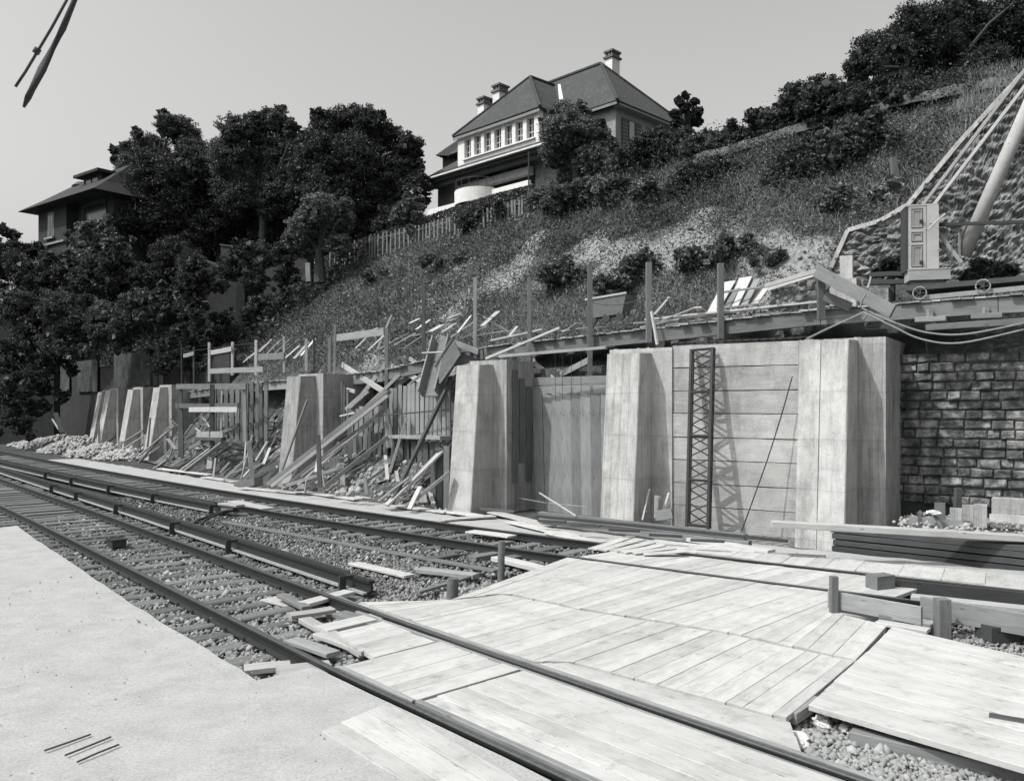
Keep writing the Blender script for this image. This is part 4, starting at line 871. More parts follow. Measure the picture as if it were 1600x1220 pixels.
# cart on the platform left part (small tipping wagon)
tw = empty('tip_wagon', WP(945, 510, 2.2), 'low dark tip wagon standing on the platform behind the third tallest post', 'wagon')
a = WP(917, 505, 2.2); b_ = WP(978, 496, 2.2); up_ = Vector((0, 0, 1)); nrw = Vector((.5, .85, 0))
m = MB(); hA = Vector((0, 0, .12)); hB = Vector((0, 0, .62)); d_ = (b_ - a).normalized()
m.hexa([a + d_ * .12 + hA, b_ - d_ * .12 + hA, b_ - d_ * .12 + nrw * .5 + hA, a + d_ * .12 + nrw * .5 + hA], [a + hB, b_ + hB, b_ + nrw * .8 + hB, a + nrw * .8 + hB]).build('skip', M['box'], tw)
MB().bar(a - d_ * .05 + Vector((0, 0, .64)), b_ + d_ * .02 + Vector((0, 0, .64)), .06, .05).build('rim', M['pale'], tw)
for k in (.15, .5, .85):
    q = a.lerp(b_, k) + Vector((0, 0, .06)); MB().tube([q, q + nrw * .08], .11, 12).build('wheel', M['iron'], tw)
MB().bar(a + nrw * .1 + Vector((0, 0, .12)), b_ + nrw * .1 + Vector((0, 0, .12)), .08, .08).build('chassis', M['iron'], tw)
# right end: the fallen gallows and rope
HB('timber_post', (1283, 500, 1.0), (1283, 425, 1.0), .16, .1, 'grey', 'dark upright timber under the broken ridge of boards at the right', 'post')
HB('timber_beam', (1276, 424, .8), (1395, 487, .2), .07, .26, 'mid', 'thick grey board slanting down to the right from the upright timber', 'beam')
HB('timber_beam', (1195, 447, 1.6), (1278, 423, 1.0), .05, .1, 'pale', 'pale board slanting up to the top of the upright timber', 'board')
HB('timber_beam', (1200, 452, 1.9), (1276, 428, 1.6), .05, .1, 'pale', 'second pale board just behind the one slanting up to the upright timber', 'board')
HB('timber_beam', (1287, 462, 1.0), (1330, 480, 1.1), .05, .2, 'grey', 'short grey board behind the slanting beam', 'board')
def rope(pts, r_, label, mat='cable', cat='rope'):
    P_ = [WP(*p) for p in pts]; out = []
    for i in range(len(P_) - 1):
        p0, p1, p2, p3 = P_[max(i - 1, 0)], P_[i], P_[i + 1], P_[min(i + 2, len(P_) - 1)]
        for k in range(6):
            t_ = k / 6; out.append(.5 * ((2 * p1) + (p2 - p0) * t_ + (2 * p0 - 5 * p1 + 4 * p2 - p3) * t_ ** 2 + (-p0 + 3 * p1 - 3 * p2 + p3) * t_ ** 3))
    out.append(P_[-1]); return MB().tube(out, r_, 7).build('rope' if mat == 'cable' else 'cable', M[mat], label=label, cat=cat, smooth=True)
rope([(1350, 484, .15), (1400, 505, .1), (1450, 520, .1), (1510, 522, .1), (1600, 505, .1)], .019, 'thick rope sagging from the slanting beam to the right edge, upper strand')
rope([(1350, 488, .1), (1395, 510, .05), (1440, 530, .05), (1500, 536, .05), (1600, 515, .05)], .019, 'thick rope sagging from the slanting beam to the right edge, lower strand')
rope([(1350, 488, .1), (1330, 497, .1), (1290, 515, .1), (1260, 530, 0)], .02, 'rope end hanging from the slanting beam down to the wall top')
rope([(1352, 460, .1), (1345, 478, .1), (1356, 488, .1), (1348, 500, .1)], .02, 'knotted rope tied round the slanting beam')
# right timber staging with the cabinet trolley
HB('staging_board', (1283, 497, 1.25), (1700, 462, 1.25), .06, .05, 'mid', 'thin plank edging the staging below the trolley at the right', 'board')
for i, (px, py) in enumerate(((1453, 492), (1540, 487))): HB('bearing_block', (px - 22, py + 8, 1.0), (px + 26, py + 6, 1.0), .25, .1, 'mid', ['left', 'right'][i] + ' packing block under the staging at the right', 'wood block'); HB('stub_prop', (px, py + 4, 1.1), (px, py - 8, 1.1), .1, .1, 'mid', ['left', 'right'][i] + ' short leg under the staging at the right', 'timber')
HB('timber_beam', (1448, 512, .8), (1700, 496, .8), .12, .12, 'grey', 'dark bearing timber on top of the old masonry wall', 'timber')
# stone post / cut stones behind
def stonebox(name, a, b_, d_, label, mat='conc'):
    p = WP(*a); q = WP(b_[0], a[1], a[2]); h_ = WP(a[0], b_[1], a[2]).z - p.z
    return MB().hexa([p, q, q + nrm * d_, p + nrm * d_], [p + Vector((0, 0, h_)), q + Vector((0, 0, h_ * 1.02)), q + nrm * d_ + Vector((0, 0, h_)), p + nrm * d_ + Vector((0, 0, h_))]).build(name, M[mat], label=label, cat='stone block')
stonebox('stone_block', (1312, 438, 2.4), (1332, 400), .12, 'pale upright stone slab leaning at the end of the rubble wing wall', 'concl')
stonebox('stone_block', (1296, 478, 1.9), (1338, 436), .5, 'dark squared block under the pale slab', 'concd')
stonebox('stone_block', (1358, 472, 1.9), (1388, 450), .4, 'squared stone block between the slanting beam and the trolley', 'rubst')
for i, (px, py, r_) in enumerate(((1342, 440, .3), (1350, 425, .22), (1400, 440, .25))): pass
# trolley
tq = 1.7
tr = empty('flat_trolley', WP(1480, 468, tq), 'flat rail trolley with spoked wheels carrying the panelled cabinet', 'trolley')
a = WP(1420, 455, tq); b_ = WP(1640, 436, tq); MB().bar(a, b_, .9, .10).build('trolley_deck', M['dark'], tr); MB().bar(WP(1435, 466, tq - .4), WP(1640, 446, tq - .4), .07, .09).build('side_frame', M['mid'], tr)
for px, py in ((1437, 458), (1536, 447), (1620, 440)):
    q = WP(px, py, tq - .5); rr = .125; m = MB(); dd = nrm
    # ring with spokes
    ring = [q + (P1[1] * math.cos(an) + Vector((0, 0, 1)) * math.sin(an)) * rr for an in np.linspace(0, 2 * math.pi, 19)]
    wh = m.tube(ring, .014, 6, False).build('wheel', M['foot'], tr)
    m = MB(); m.tube([q - dd * .03, q + dd * .3], .035, 8)
    for k in range(5): an = k * 1.2566; m.bar(q, q + (P1[1] * math.cos(an) + Vector((0, 0, 1)) * math.sin(an)) * rr, .02, .02)
    m.build('spokes', M['iron'], wh)
# base box and cabinet
cb = empty('panelled_cabinet', WP(1440, 425, 1.8), 'tall narrow panelled cabinet with two dark round knobs standing on the trolley', 'cabinet')
e1_ = Vector((math.cos(R(-14)), math.sin(R(-14)), 0)); e2_ = Vector((-e1_.y, e1_.x, 0)); cb.rotation_euler = (0, 0, R(-14))
o_ = WP(1419, 424, 1.6); sc_ = o_.y / F; cb.location = o_ + Vector((0, 0, 0)); W0 = 39 * sc_ * 1.0; Hc = 101 * sc_
fr = .045
MB().box(0, W0, .02, .5, 0, Hc).build('carcass', M['cab'], cb, world=False)
MB().box(-.06, W0 + .05, -.02, .55, Hc, Hc + .035).build('top_board', M['cab'], cb, world=False)
MB().box(-.05, -.003, -.01, .5, 0, Hc).build('dark_side', M['dark'], cb, world=False)
MB().box(W0 * .68, W0 + .06, -.02, .02, 0, Hc - .002).build('side_plank', M['cab'], cb, world=False)
dw = W0 * .66; dr_ = MB(); segs = [(0, .05), (.40, .44), (.60, .65), (.96, 1.0)]
for z0_, z1_ in segs: dr_.box(.0, dw, -.012, .018, Hc * z0_, Hc * z1_)
dr_.box(0, .06, -.0105, .0185, 0, Hc); dr_.box(dw - .06, dw, -.0105, .0185, 0, Hc)
door = dr_.build('door', M['cab'], cb, world=False)
for z0_, z1_ in ((.07, .38), (.46, .58), (.67, .94)):
    pm = MB().box(.08, dw - .08, .0, .019, Hc * z0_, Hc * z1_)
    pm.box(.08, .10, -.018, .0, Hc * z0_, Hc * z1_); pm.box(dw - .10, dw - .08, -.018, .0, Hc * z0_, Hc * z1_)
    pm.box(.10, dw - .10, -.0185, .0, Hc * z0_, Hc * z0_ + .02); pm.box(.10, dw - .10, -.0185, .0, Hc * z1_ - .02, Hc * z1_)
    if z1_ - z0_ > .2:
        for x in np.arange(.13, dw - .12, .035): pm.box(x, x + .012, -.008, .0, Hc * z0_ + .02, Hc * z1_ - .02)
    pp = pm.build('panel', M['cabd'], door, world=False)
for z_k in (.13, .76): MB().tube([Vector((dw * .72, -.05, Hc * z_k)), Vector((dw * .72, .0, Hc * z_k))], .035, 14).build('knob', M['black'], door, world=False)
q = WP(1421, 438, 1.45); bs = empty('base_box', q, 'plain grey box under the panelled cabinet', 'box'); bs.rotation_euler = (0, 0, R(-14))
MB().box(0, 58 * sc_, 0, .5, 0, 16 * sc_).build('box_body', M['cabd'], bs, world=False); MB().box(-.01, 58 * sc_ + .01, -.01, .51, 16 * sc_, 16 * sc_ + .02).build('lid', M['cab'], bs, world=False)
MB().box(.04, 50 * sc_, .03, .45, -.12, .0).build('plinth', M['dark'], bs, world=False)
# big pole and its braces
pp_ = WP(1505, 400, 2.2); MB().tube([pp_, WP(1555, 285, 2.0), WP(1640, 90, 1.8)], [.15, .135, .12], 16).build('big_pole', M['pale'], label='thick pale round pole leaning up out of the picture at the right', cat='pole', smooth=True)
HB('cross_arm', (1460, 352, 2.0), (1640, 346, 1.6), .05, .07, 'dark', 'dark bar level across the thick leaning pole', 'bar')
HB('cross_arm', (1455, 350, 2.0), (1502, 410, 2.0), .05, .08, 'mid', 'grey brace slanting down from the bar to the foot of the thick pole', 'brace')
HB('cross_arm', (1450, 358, 1.9), (1490, 410, 1.9), .04, .05, 'dark', 'thin dark brace beside the grey one, right of the cabinet', 'brace')
HB('cross_arm', (1449, 360, 1.5), (1477, 334, 1.7), .03, .04, 'pale', 'thin pale stick slanting up from the right edge of the cabinet', 'stick')
HB('cross_arm', (1500, 415, 2.0), (1499, 362, 2.0), .04, .04, 'mid', 'thin upright stake left of the thick leaning pole', 'stick')
HB('timber_beam', (1360, 430, 2.2), (1420, 428, 2.2), .16, .1, 'dark', 'dark beam lying left of the base box', 'beam')
HB('timber_beam', (1350, 442, 2.0), (1420, 440, 2.0), .16, .1, 'dark', 'lower dark beam lying left of the base box', 'beam')
HB('stick', (1356, 450, 1.6), (1361, 432, 1.6), .04, .04, 'pale', 'short pale stake standing by the dark beams', 'stick')
# ================================================================ LATTICE GIRDER, ROD, SMALL PROPS BY THE WALL
lt = empty('lattice_girder', WP(1092, 825, -.95), 'dark steel lattice girder leaning upright against the cast wall panel', 'girder')
qb, qt = -.85, -.12
C_ = [(WP(1073, 822, qb), WP(1080, 546, qt)), (WP(1106, 826, qb), WP(1113, 543, qt))]
dz_ = P1[2] * .13
for a, b_ in C_: beam('chord', a, b_, .06, .05, M['steel'], parent=lt, up=P1[2])
for a, b_ in C_: beam('chord', a + dz_, b_ + dz_, .045, .04, M['steel'], parent=lt, up=P1[2])
nbay = 4
for i in range(nbay + 1):
    t_ = i / nbay * .985 + .01; p = C_[0][0].lerp(C_[0][1], t_); q = C_[1][0].lerp(C_[1][1], t_); beam('batten_plate', p, q, .05, .04, M['steel'], parent=lt, up=P1[2]); beam('batten_plate', p + dz_, q + dz_, .03, .03, M['steel'], parent=lt)
    beam('batten_plate', p, p + dz_, .03, .04, M['steel'], parent=lt); beam('batten_plate', q, q + dz_, .03, .04, M['steel'], parent=lt)
    if i < nbay:
        for k in range(4):
            tm, t1_ = t_ + k * .25 / nbay, t_ + (k + 1) * .25 / nbay; k = k % 2
            p0, q0_ = C_[0][0].lerp(C_[0][1], tm), C_[1][0].lerp(C_[1][1], tm); p1, q1_ = C_[0][0].lerp(C_[0][1], t1_), C_[1][0].lerp(C_[1][1], t1_)
            beam('diagonal', *( (p0, q1_) if k == 0 else (q0_, p1)), .022, .035, M['steel'], parent=lt, up=P1[2]); beam('diagonal', *((q0_ + dz_, p1 + dz_) if k == 0 else (p0 + dz_, q1_ + dz_)), .022, .035, M['steel'], parent=lt, up=P1[2])
rope([(1159, 829, -.5), (1175, 785, -.45), (1200, 715, -.25), (1222, 645, -.1), (1238, 588, -.02)], .013, 'thin dark rod bowed against the pale wall, right of the lattice girder', 'black', 'rod')
SP = [((983, 808, -.75), (992, 765, -.5), .035, 'pale', 'thin pale stick leaning at the foot of the planked buttress'), ((1004, 812, -.75), (1015, 764, -.4), .04, 'pale', 'second thin pale stick, left of the small trestle'), ((989, 797, -.6), (1012, 800, -.6), .06, 'mid', 'short level board between the two thin sticks')]
for a, b_, w_, mt, l_ in SP: HB('stick', a, b_, w_, w_, mt, l_, 'stick')
ts_ = empty('small_trestle', WP(1030, 812, -.7), 'small boarded trestle at the foot of the wall left of the lattice girder', 'trestle')
for a, b_, w_ in (((1025, 808, -.8), (1026, 775, -.8), .08), ((1030, 806, -.7), (1030, 776, -.7), .06), ((1037, 800, -.6), (1046, 770, -.5), .09)): beam('leg', WP(*a), WP(*b_), w_, .05, M['pale'], parent=ts_)
beam('board', WP(1024, 806, -.85), WP(1051, 802, -.85), .04, .22, M['mid'], parent=ts_)
HB('iron_bar', (843, 770, .2), (900, 806, -1.2), .035, .035, 'pale', 'thin pale bar leaning from the boarded bay onto the long timbers', 'bar')
# ================================================================ LITTLE HEAP AT THE FAR RIGHT
def gbox(name, px0, px1, pb_, pt, th, mat, label, ry=0, cat='board'):
    a = WP(px0, pb_, -.15); b_ = WP(px1, pb_ + (px1 - px0) * .1, -.15); b_.z = a.z; h_ = (pb_ - pt) / F * a.y; nn_ = Vector((.55, .83, 0)) * th
    return MB().hexa([a, b_, b_ + nn_, a + nn_], [a + Vector((0, 0, h_)), b_ + Vector((0, 0, h_ * .96)), b_ + nn_ + Vector((0, 0, h_)), a + nn_ + Vector((0, 0, h_))]).build(name, M[mat], label=label, cat=cat)
gbox('form_board', 1420, 1520, 826, 806, .05, 'mid', 'long low form board in front of the heap at the right')
gbox('form_board', 1434, 1441, 826, 802, .1, 'grey', 'small upright block on the left end of the heap')
gbox('form_board', 1460, 1477, 812, 785, .05, 'grey', 'small grey plate standing on the heap, left of the pale plates')
gbox('form_board', 1484, 1504, 812, 793, .06, 'conct', 'broken concrete plate on the heap, first from the left', cat='concrete plate')
gbox('form_board', 1503, 1522, 818, 788, .06, 'conct', 'broken concrete plate on the heap, second from the left', cat='concrete plate')
gbox('form_board', 1521, 1542, 824, 787, .07, 'conct', 'broken concrete plate on the heap, third from the left and largest', cat='concrete plate')
gbox('form_board', 1546, 1640, 815, 803, .07, 'concl', 'pale concrete kerb piece at the right edge of the heap', cat='concrete plate')
HB('post', (1495, 812, 0.2), (1497, 763, .2), .11, .1, 'grey', 'short dark stake standing behind the broken plates', 'post')
GB('plank', 1405, 830, 1440, 834, .2, .08, 'mid', -.02, 'short board lying left of the heap at the right')
GB('plank', 1340, 818, 1352, 810, .14, .06, 'mid', .05, 'small offcut at the foot of the nearest buttress, left one')
GB('plank', 1352, 822, 1372, 819, .12, .05, 'pale', -.02, 'small pale offcut at the foot of the nearest buttress, right one')
HB('stick', (1474, 830, -.4), (1458, 800, -.3), .05, .05, 'mid', 'split stick leaning on the low form board', 'stick')
sk = crumple(1462, 812, .09, 'pale torn sack caught on the split stick', .25, 'paper'); sk['category'] = 'sack'; del sk['group']; sk.name = 'sack'; sk.location = WP(1459, 801, -.35)
grid_mesh('earth_bank', lambda s, q: LW(s, q, -.2 + .55 * sm(-1.6, -.5, q) * (1 - sm(SB[2] - 1.9, SB[2] - 1.0, s)) + .07 * noise.noise(Vector((s * 2, q * 2, 0)))), np.arange(SB[2] - 9, SB[2] - .95, .15), np.arange(-1.8, 1.7, .15), M['spoil'], 'low bank of spoil at the foot of the old masonry wall')
P = [tuple(LW(random.uniform(SB[2] - 8, SB[2] - 1.2), random.uniform(-.9, 1.3), .36 + random.uniform(-.03, .05))) for _ in range(500)]
tag(stones('rubble', np.array(P), .05, M['rubble'], .8), 'loose stones on the spoil bank by the old masonry wall', None, None, 'stuff')
# ================================================================ EXCAVATION BETWEEN THE BUTTRESSES
def sheeting(name, a, b_, n, lab, mat='sheet', hj=.06, th=.05, zb=None):
    """upright boards side by side from a to b: each (px, ytop, ybottom, q)"""
    r0 = WP(a[0], a[2], a[3]); root = empty(name, r0, lab, 'board wall')
    for i in range(n):
        t_ = (i + .5) / n; px = a[0] + (b_[0] - a[0]) * t_; pt = a[1] + (b_[1] - a[1]) * t_; pb_ = a[2] + (b_[2] - a[2]) * t_; q = a[3] + (b_[3] - a[3]) * t_
        lo = WP(px, pb_, q); hi = WP(px, pt, q); hi = Vector((lo.x, lo.y, hi.z + random.uniform(-hj, hj))) + Vector((random.uniform(-.03, .03), random.uniform(-.04, .04), 0))
        w0 = abs(b_[0] - a[0]) / n / F * lo.y * 1.12; beam('board', lo, hi, w0, th, M[mat], parent=root, up=nrm)
    return root
sheeting('sheeting_wall', (608, 605, 680, .6), (705, 592, 680, .1), 14, 'upper row of upright sheeting boards under the chute, left of the smooth buttress', 'mid')
HB('shelf_board', (612, 682, .4), (700, 684, -.1), .5, .10, 'mid', 'ledge timber between the upper and lower sheeting boards', 'timber')
sheeting('sheeting_wall', (612, 690, 770, .4), (700, 690, 790, -.1), 9, 'shaded row of boards below the ledge timber, left of the smooth buttress', 'grey')
sheeting('sheeting_wall', (536, 688, 760, .3), (606, 668, 765, .3), 9, 'lower stepped row of dark sheeting boards at the middle of the excavation', 'grey', .09)
sheeting('sheeting_wall', (672, 700, 795, -.6), (703, 700, 795, -.7), 3, 'three short dark upright boards just left of the smooth buttress', 'grey', .1)
sheeting('sheeting_wall', (527, 585, 660, .7), (545, 612, 665, .5), 4, 'low dark boards right beside the planked left-hand buttress', 'grey')
DP = [  # (a, b, width, depth, material, label)
 ((420, 757, -1.9), (608, 610, .2), .24, .12, 'mid', 'thick long timber prop sloping up from the foot of the planked left buttress'),
 ((425, 759, -2.1), (606, 618, .0), .10, .10, 'pale', 'pale timber lying along the thick long prop'),
 ((455, 752, -1.9), (600, 640, .2), .10, .08, 'mid', 'thin pole sloping just below the thick long prop'),
 ((465, 758, -1.9), (585, 655, .2), .08, .06, 'pale', 'thin pale lath sloping below the long props'),
 ((470, 745, -1.6), (575, 665, .1), .14, .06, 'pale', 'pale board sloping in the middle of the prop bundle'),
 ((493, 738, -1.6), (500, 700, -.9), .08, .05, 'pale', 'short pale lath on the spoil beside the upright stake'),
 ((450, 758, -2.0), (540, 728, -1.0), .20, .10, 'mid', 'thick short board lying on the spoil at the foot of the props'),
 ((505, 762, -1.7), (607, 682, -.1), .12, .12, 'dkpost', 'dark round-looking pole sloping up to the ledge timber'),
 ((612, 786, -1.9), (706, 590, .0), .11, .09, 'dark', 'long dark steel prop leaning against the smooth buttress from the left'),
 ((604, 789, -2.0), (690, 705, -.6), .28, .06, 'pale', 'broad pale board sloping up left of the smooth buttress'),
 ((592, 782, -2.0), (640, 745, -1.5), .14, .05, 'pale', 'pale board end lying left of the broad pale one'),
 ((634, 792, -1.9), (703, 737, -1.1), .16, .08, 'mid', 'grey board sloping at the foot of the smooth buttress'),
 ((640, 795, -2.0), (657, 760, -1.6), .14, .05, 'pale', 'short steep board at the foot of the smooth buttress'),
 ((545, 662, .1), (625, 585, 1.2), .12, .1, 'pale', 'pale timber sloping up under the crossed braces'),
 ((537, 650, .2), (560, 645, .2), .3, .05, 'pale', 'short pale board on the spoil by the planked left buttress'),
 ((608, 700, .1), (600, 615, .3), .12, .1, 'mid', 'upright timber at the left end of the sheeting boards'),
 ((618, 738, .0), (607, 640, .2), .07, .05, 'mid', 'thin broken stick hanging in front of the shaded boards'),
 ((500, 762, -1.75), (497, 680, -1.75), .12, .08, 'grey', 'upright grey stake among the sloping props'),
 ((507, 760, -1.8), (503, 735, -1.8), .03, .02, 'pale', 'thin pale stick beside the upright grey stake'),
 ((477, 768, -2.1), (479, 750, -2.1), .06, .05, 'pale', 'tiny pale peg left of the upright grey stake'),
 ((573, 772, -1.6), (570, 745, -1.6), .09, .06, 'mid', 'short upright stake in front of the dark sheeting'),
 ((437, 745, -1.35), (480, 625, -1.0), .06, .06, 'mid', 'thin pole leaning on the planked left buttress'),
 ((640, 600, .2), (690, 560, .8), .09, .06, 'mid', 'thin board crossing behind the chute'),
 ((700, 600, .0), (688, 572, .2), .08, .05, 'pale', 'short pale strut beneath the chute panel'),
 ((585, 650, .0), (700, 640, -.3), .04, .04, 'dark', 'thin dark bar half buried in the spoil'),
]
for a, b_, w_, d_, mt, l_ in DP: beam('prop_timber', WP(*a), WP(*b_), w_, d_, M[mt], l_, 'timber')
HB('rod', (1000, 520, 0), (1001, 521, 0), .01, .01, 'dark', 'x', 'x') if 0 else None
# chute and its panel
ch = empty('chute', WP(690, 560, .4), 'grey board-sided earth chute tipping down from the platform', 'chute')
ca, cb_ = WP(682, 535, .9), WP(660, 620, -.3); side = Vector((.85, -.5, 0)).normalized()
ca2, cb2 = ca + side * .55, cb_ + side * .55; up2 = (side.cross((cb_ - ca).normalized())); up2 = up2 if up2.y < 0 else -up2
MB().hexa([ca, cb_, cb2, ca2], [p + up2 * .04 for p in (ca, cb_, cb2, ca2)]).build('floor', M['grey'], ch)
for p, q, nm in ((ca, cb_, 'side'), (ca2, cb2, 'side')): MB().hexa([p, q, q + side * .04, p + side * .04], [x + up2 * .32 for x in (p, q, q + side * .04, p + side * .04)]).build(nm, M['mid'], ch)
pm_ = ca.lerp(cb_, .35); beam('cross_batten', pm_ - side * .15 + up2 * .34, pm_ + side * .75 + up2 * .34, .06, .04, M['pale'], parent=ch)
crumple(666, 618, .12, 'pale cement sack hanging from the lower lip of the chute', 1.0)['category'] = 'sack'
pnl = empty('square_formwork', WP(710, 560, .3), 'grey square formwork panel tilted beside the chute, above the smooth buttress', 'board panel')
pa, pb2, pc, pd_ = WP(710, 532, .6), WP(682, 575, .2), WP(690, 602, -.3), WP(722, 556, .1)
MB().hexa([pa, pb2, pc, pd_], [p + Vector((-.03, -.05, .03)) for p in (pa, pb2, pc, pd_)]).build('panel_face', M['grey'], pnl)
beam('batten', pa + Vector((-.05, -.08, .05)), pb2 + Vector((-.05, -.08, .05)), .07, .05, M['mid'], parent=pnl); beam('batten', pd_ + Vector((-.05, -.08, .05)), pc + Vector((-.05, -.08, .05)), .07, .05, M['mid'], parent=pnl)
# stones on the spoil
def scatter_rocks(n, box, q0, q1, size, label, mat='rubble', name='rubble'):
    P = []
    for _ in range(n):
        px = random.uniform(box[0], box[2]); q = random.uniform(q0, q1); x, y, s = wq(px, q); P.append((x, y, zt(s, q) + .03))
    return tag(stones(name, np.array(P), size, M[mat], .8), label, None, None, 'stuff')
scatter_rocks(700, (430, 0, 700, 0), -1.1, 2.2, .06, 'stones and clods scattered over the excavated earth slope')
for i, (px, py, r_) in enumerate(((537, 768, .12), (551, 766, .13), (560, 765, .10), (528, 770, .08), (545, 772, .07))):
    bm = bmesh.new(); bmesh.ops.create_icosphere(bm, subdivisions=2, radius=r_)
    for v_ in bm.verts: v_.co *= 1 + .35 * noise.noise(v_.co * 9 + Vector((i, 0, 0)))
    me = bpy.data.meshes.new('stone'); bm.to_mesh(me); bm.free(); tag(link('stone', me, M['rubble'], None, Matrix.Translation(WP(px, py, -1.9))), 'rough stone at the edge of the excavation, %s' % ['left of the middle', 'biggest, in the middle', 'right one', 'leftmost', 'smallest in front'][i], 'stone', 'stones at the edge of the excavation')
# sheeting and trestle left of the planked buttress (under construction)
sheeting('sheeting_wall', (382, 597, 720, .4), (420, 597, 745, .0), 5, 'dark form boards closing the left side of the planked left-hand buttress', 'grey')
sheeting('sheeting_wall', (331, 605, 700, .5), (384, 603, 740, .4), 6, 'tall upright form boards right of the timber trestle', 'grey')
sheeting('sheeting_wall', (256, 684, 715, -.2), (283, 676, 715, -.2), 4, 'low dark board box left of the timber trestle', 'grey')
for i, (a, b_, w_, d_, mt, l_) in enumerate([
 ((283, 712, -1.0), (281, 608, -1.0), .22, .08, 'grey', 'left upright of the timber trestle'), ((331, 697, -1.0), (332, 600, -1.0), .18, .10, 'dark', 'dark middle upright of the timber trestle'),
 ((345, 700, -.9), (347, 600, -.9), .05, .04, 'pale', 'thin pale upright lath of the trestle'), ((383, 690, -.8), (382, 609, -.8), .14, .10, 'mid', 'right upright of the timber trestle'),
 ((276, 604, -1.05), (385, 604, -.9), .06, .22, 'grey', 'top board nailed across the trestle'), ((275, 634, -1.05), (372, 634, -.9), .06, .2, 'grey', 'shaded second board across the trestle'),
 ((296, 640, -1.15), (371, 640, -1.0), .06, .20, 'pale', 'bright pale board nailed across the trestle'), ((308, 680, -1.1), (349, 680, -1.0), .06, .3, 'mid', 'low short board across the trestle'),
 ((308, 685, -1.1), (350, 686, -1.0), .2, .12, 'dark', 'dark low block under the short trestle board'), ((329, 580, -1.0), (412, 577, -.2), .06, .2, 'mid', 'board lying on edge above the tall form boards'),
 ((296, 700, -1.1), (372, 664, -.5), .08, .16, 'grey', 'sloping brace on the right of the trestle'), ((330, 664, -.7), (310, 662, -.7), .2, .1, 'grey', 'small dark block in the middle of the trestle'),
 ((275, 747, -1.9), (350, 690, -.9), .26, .06, 'mid', 'broad grey board sloping up rightward before the trestle'),
 ((268, 745, -1.9), (328, 700, -.9), .08, .06, 'pale', 'thin pale edge timber left of the broad sloping board'), ((262, 742, -1.9), (318, 705, -1.0), .12, .08, 'dark', 'dark timber left of the broad sloping board'),
 ((349, 750, -1.9), (395, 705, -1.0), .22, .05, 'pale', 'pale board sloping left of the upright stub stakes'), ((395, 758, -1.9), (389, 690, -1.7), .14, .07, 'grey', 'upright stake in front of the planked left buttress'),
 ((376, 755, -2.0), (400, 735, -1.6), .16, .06, 'mid', 'short board on the small box before the planked left buttress'), ((380, 745, -1.8), (395, 728, -1.4), .06, .04, 'pale', 'short pale lath beside the upright stake'),
 ((333, 750, -1.9), (337, 715, -1.8), .06, .05, 'pale', 'thin pale stake in front of the dark boards'), ((372, 758, -1.95), (404, 752, -1.9), .3, .25, 'dkpost', 'small dark open box on the dirt strip'),
 ((400, 720, -1.1), (418, 690, -.7), .18, .05, 'mid', 'grey board just left of the planked left buttress'), ((412, 725, -1.1), (422, 700, -.7), .1, .05, 'pale', 'pale board touching the planked left buttress'),
 ((210, 731, -1.6), (264, 668, -.3), .14, .08, 'mid', 'long timber sloping up right of the stacked boards'), ((217, 712, -1.5), (273, 665, -.2), .12, .06, 'pale', 'second timber sloping beside the long one'),
 ((147, 718, -1.7), (224, 672, -.6), .12, .06, 'mid', 'long thin pole sloping onto the second buttress from the left'), ((160, 722, -1.8), (226, 680, -.7), .08, .05, 'pale', 'pale pole under the long thin pole'),
 ((230, 705, -.9), (235, 653, -.8), .08, .05, 'grey', 'upright board leaning on the third buttress'), ((156, 712, -1.5), (154, 660, -1.5), .12, .06, 'grey', 'upright grey board standing in the rubble'),
 ((150, 705, -1.3), (180, 682, -.6), .14, .06, 'dark', 'dark board sloping in the rubble heap'), ((240, 733, -1.7), (262, 718, -1.4), .14, .08, 'mid', 'short log end on the dirt strip'),
 ((92, 671, -.2), (82, 655, -.2), .12, .05, 'pale', 'small bright board leaning at the far left'), ((97, 676, -.2), (87, 645, .1), .3, .06, 'dark', 'dark boards leaning at the far left'),
]): beam('prop_timber', WP(*a), WP(*b_), w_, d_, M[mt], l_, 'timber')
# loose boards lying among the rubble
for i in range(5):
    a = WP(150 + i * 4, 720 - i * 3.5, -1.5 + i * .2); b_ = WP(207 + i * 2, 724 - i * 4.5, -1.5 + i * .2); beam('plank', a, b_, .3, .06, M['pale'], 'stacked board beside the sloping poles, %s from the bottom' % ORD[i], 'plank', 'stacked boards in front of the second buttress')
for i in range(14):
    px = 262 + random.uniform(0, 70); py = 668 + random.uniform(0, 50); a = WP(px, py, -.9); b_ = WP(px + random.uniform(-24, 26), py - random.uniform(2, 22), -.6 + random.uniform(-.2, .2))
    beam('broken_lath', a, b_, random.uniform(.06, .18), .03, M[random.choice(['pale', 'mid', 'grey'])], 'broken lath tangled among the trestle timbers', 'lath', 'broken laths tangled among the trestle timbers')
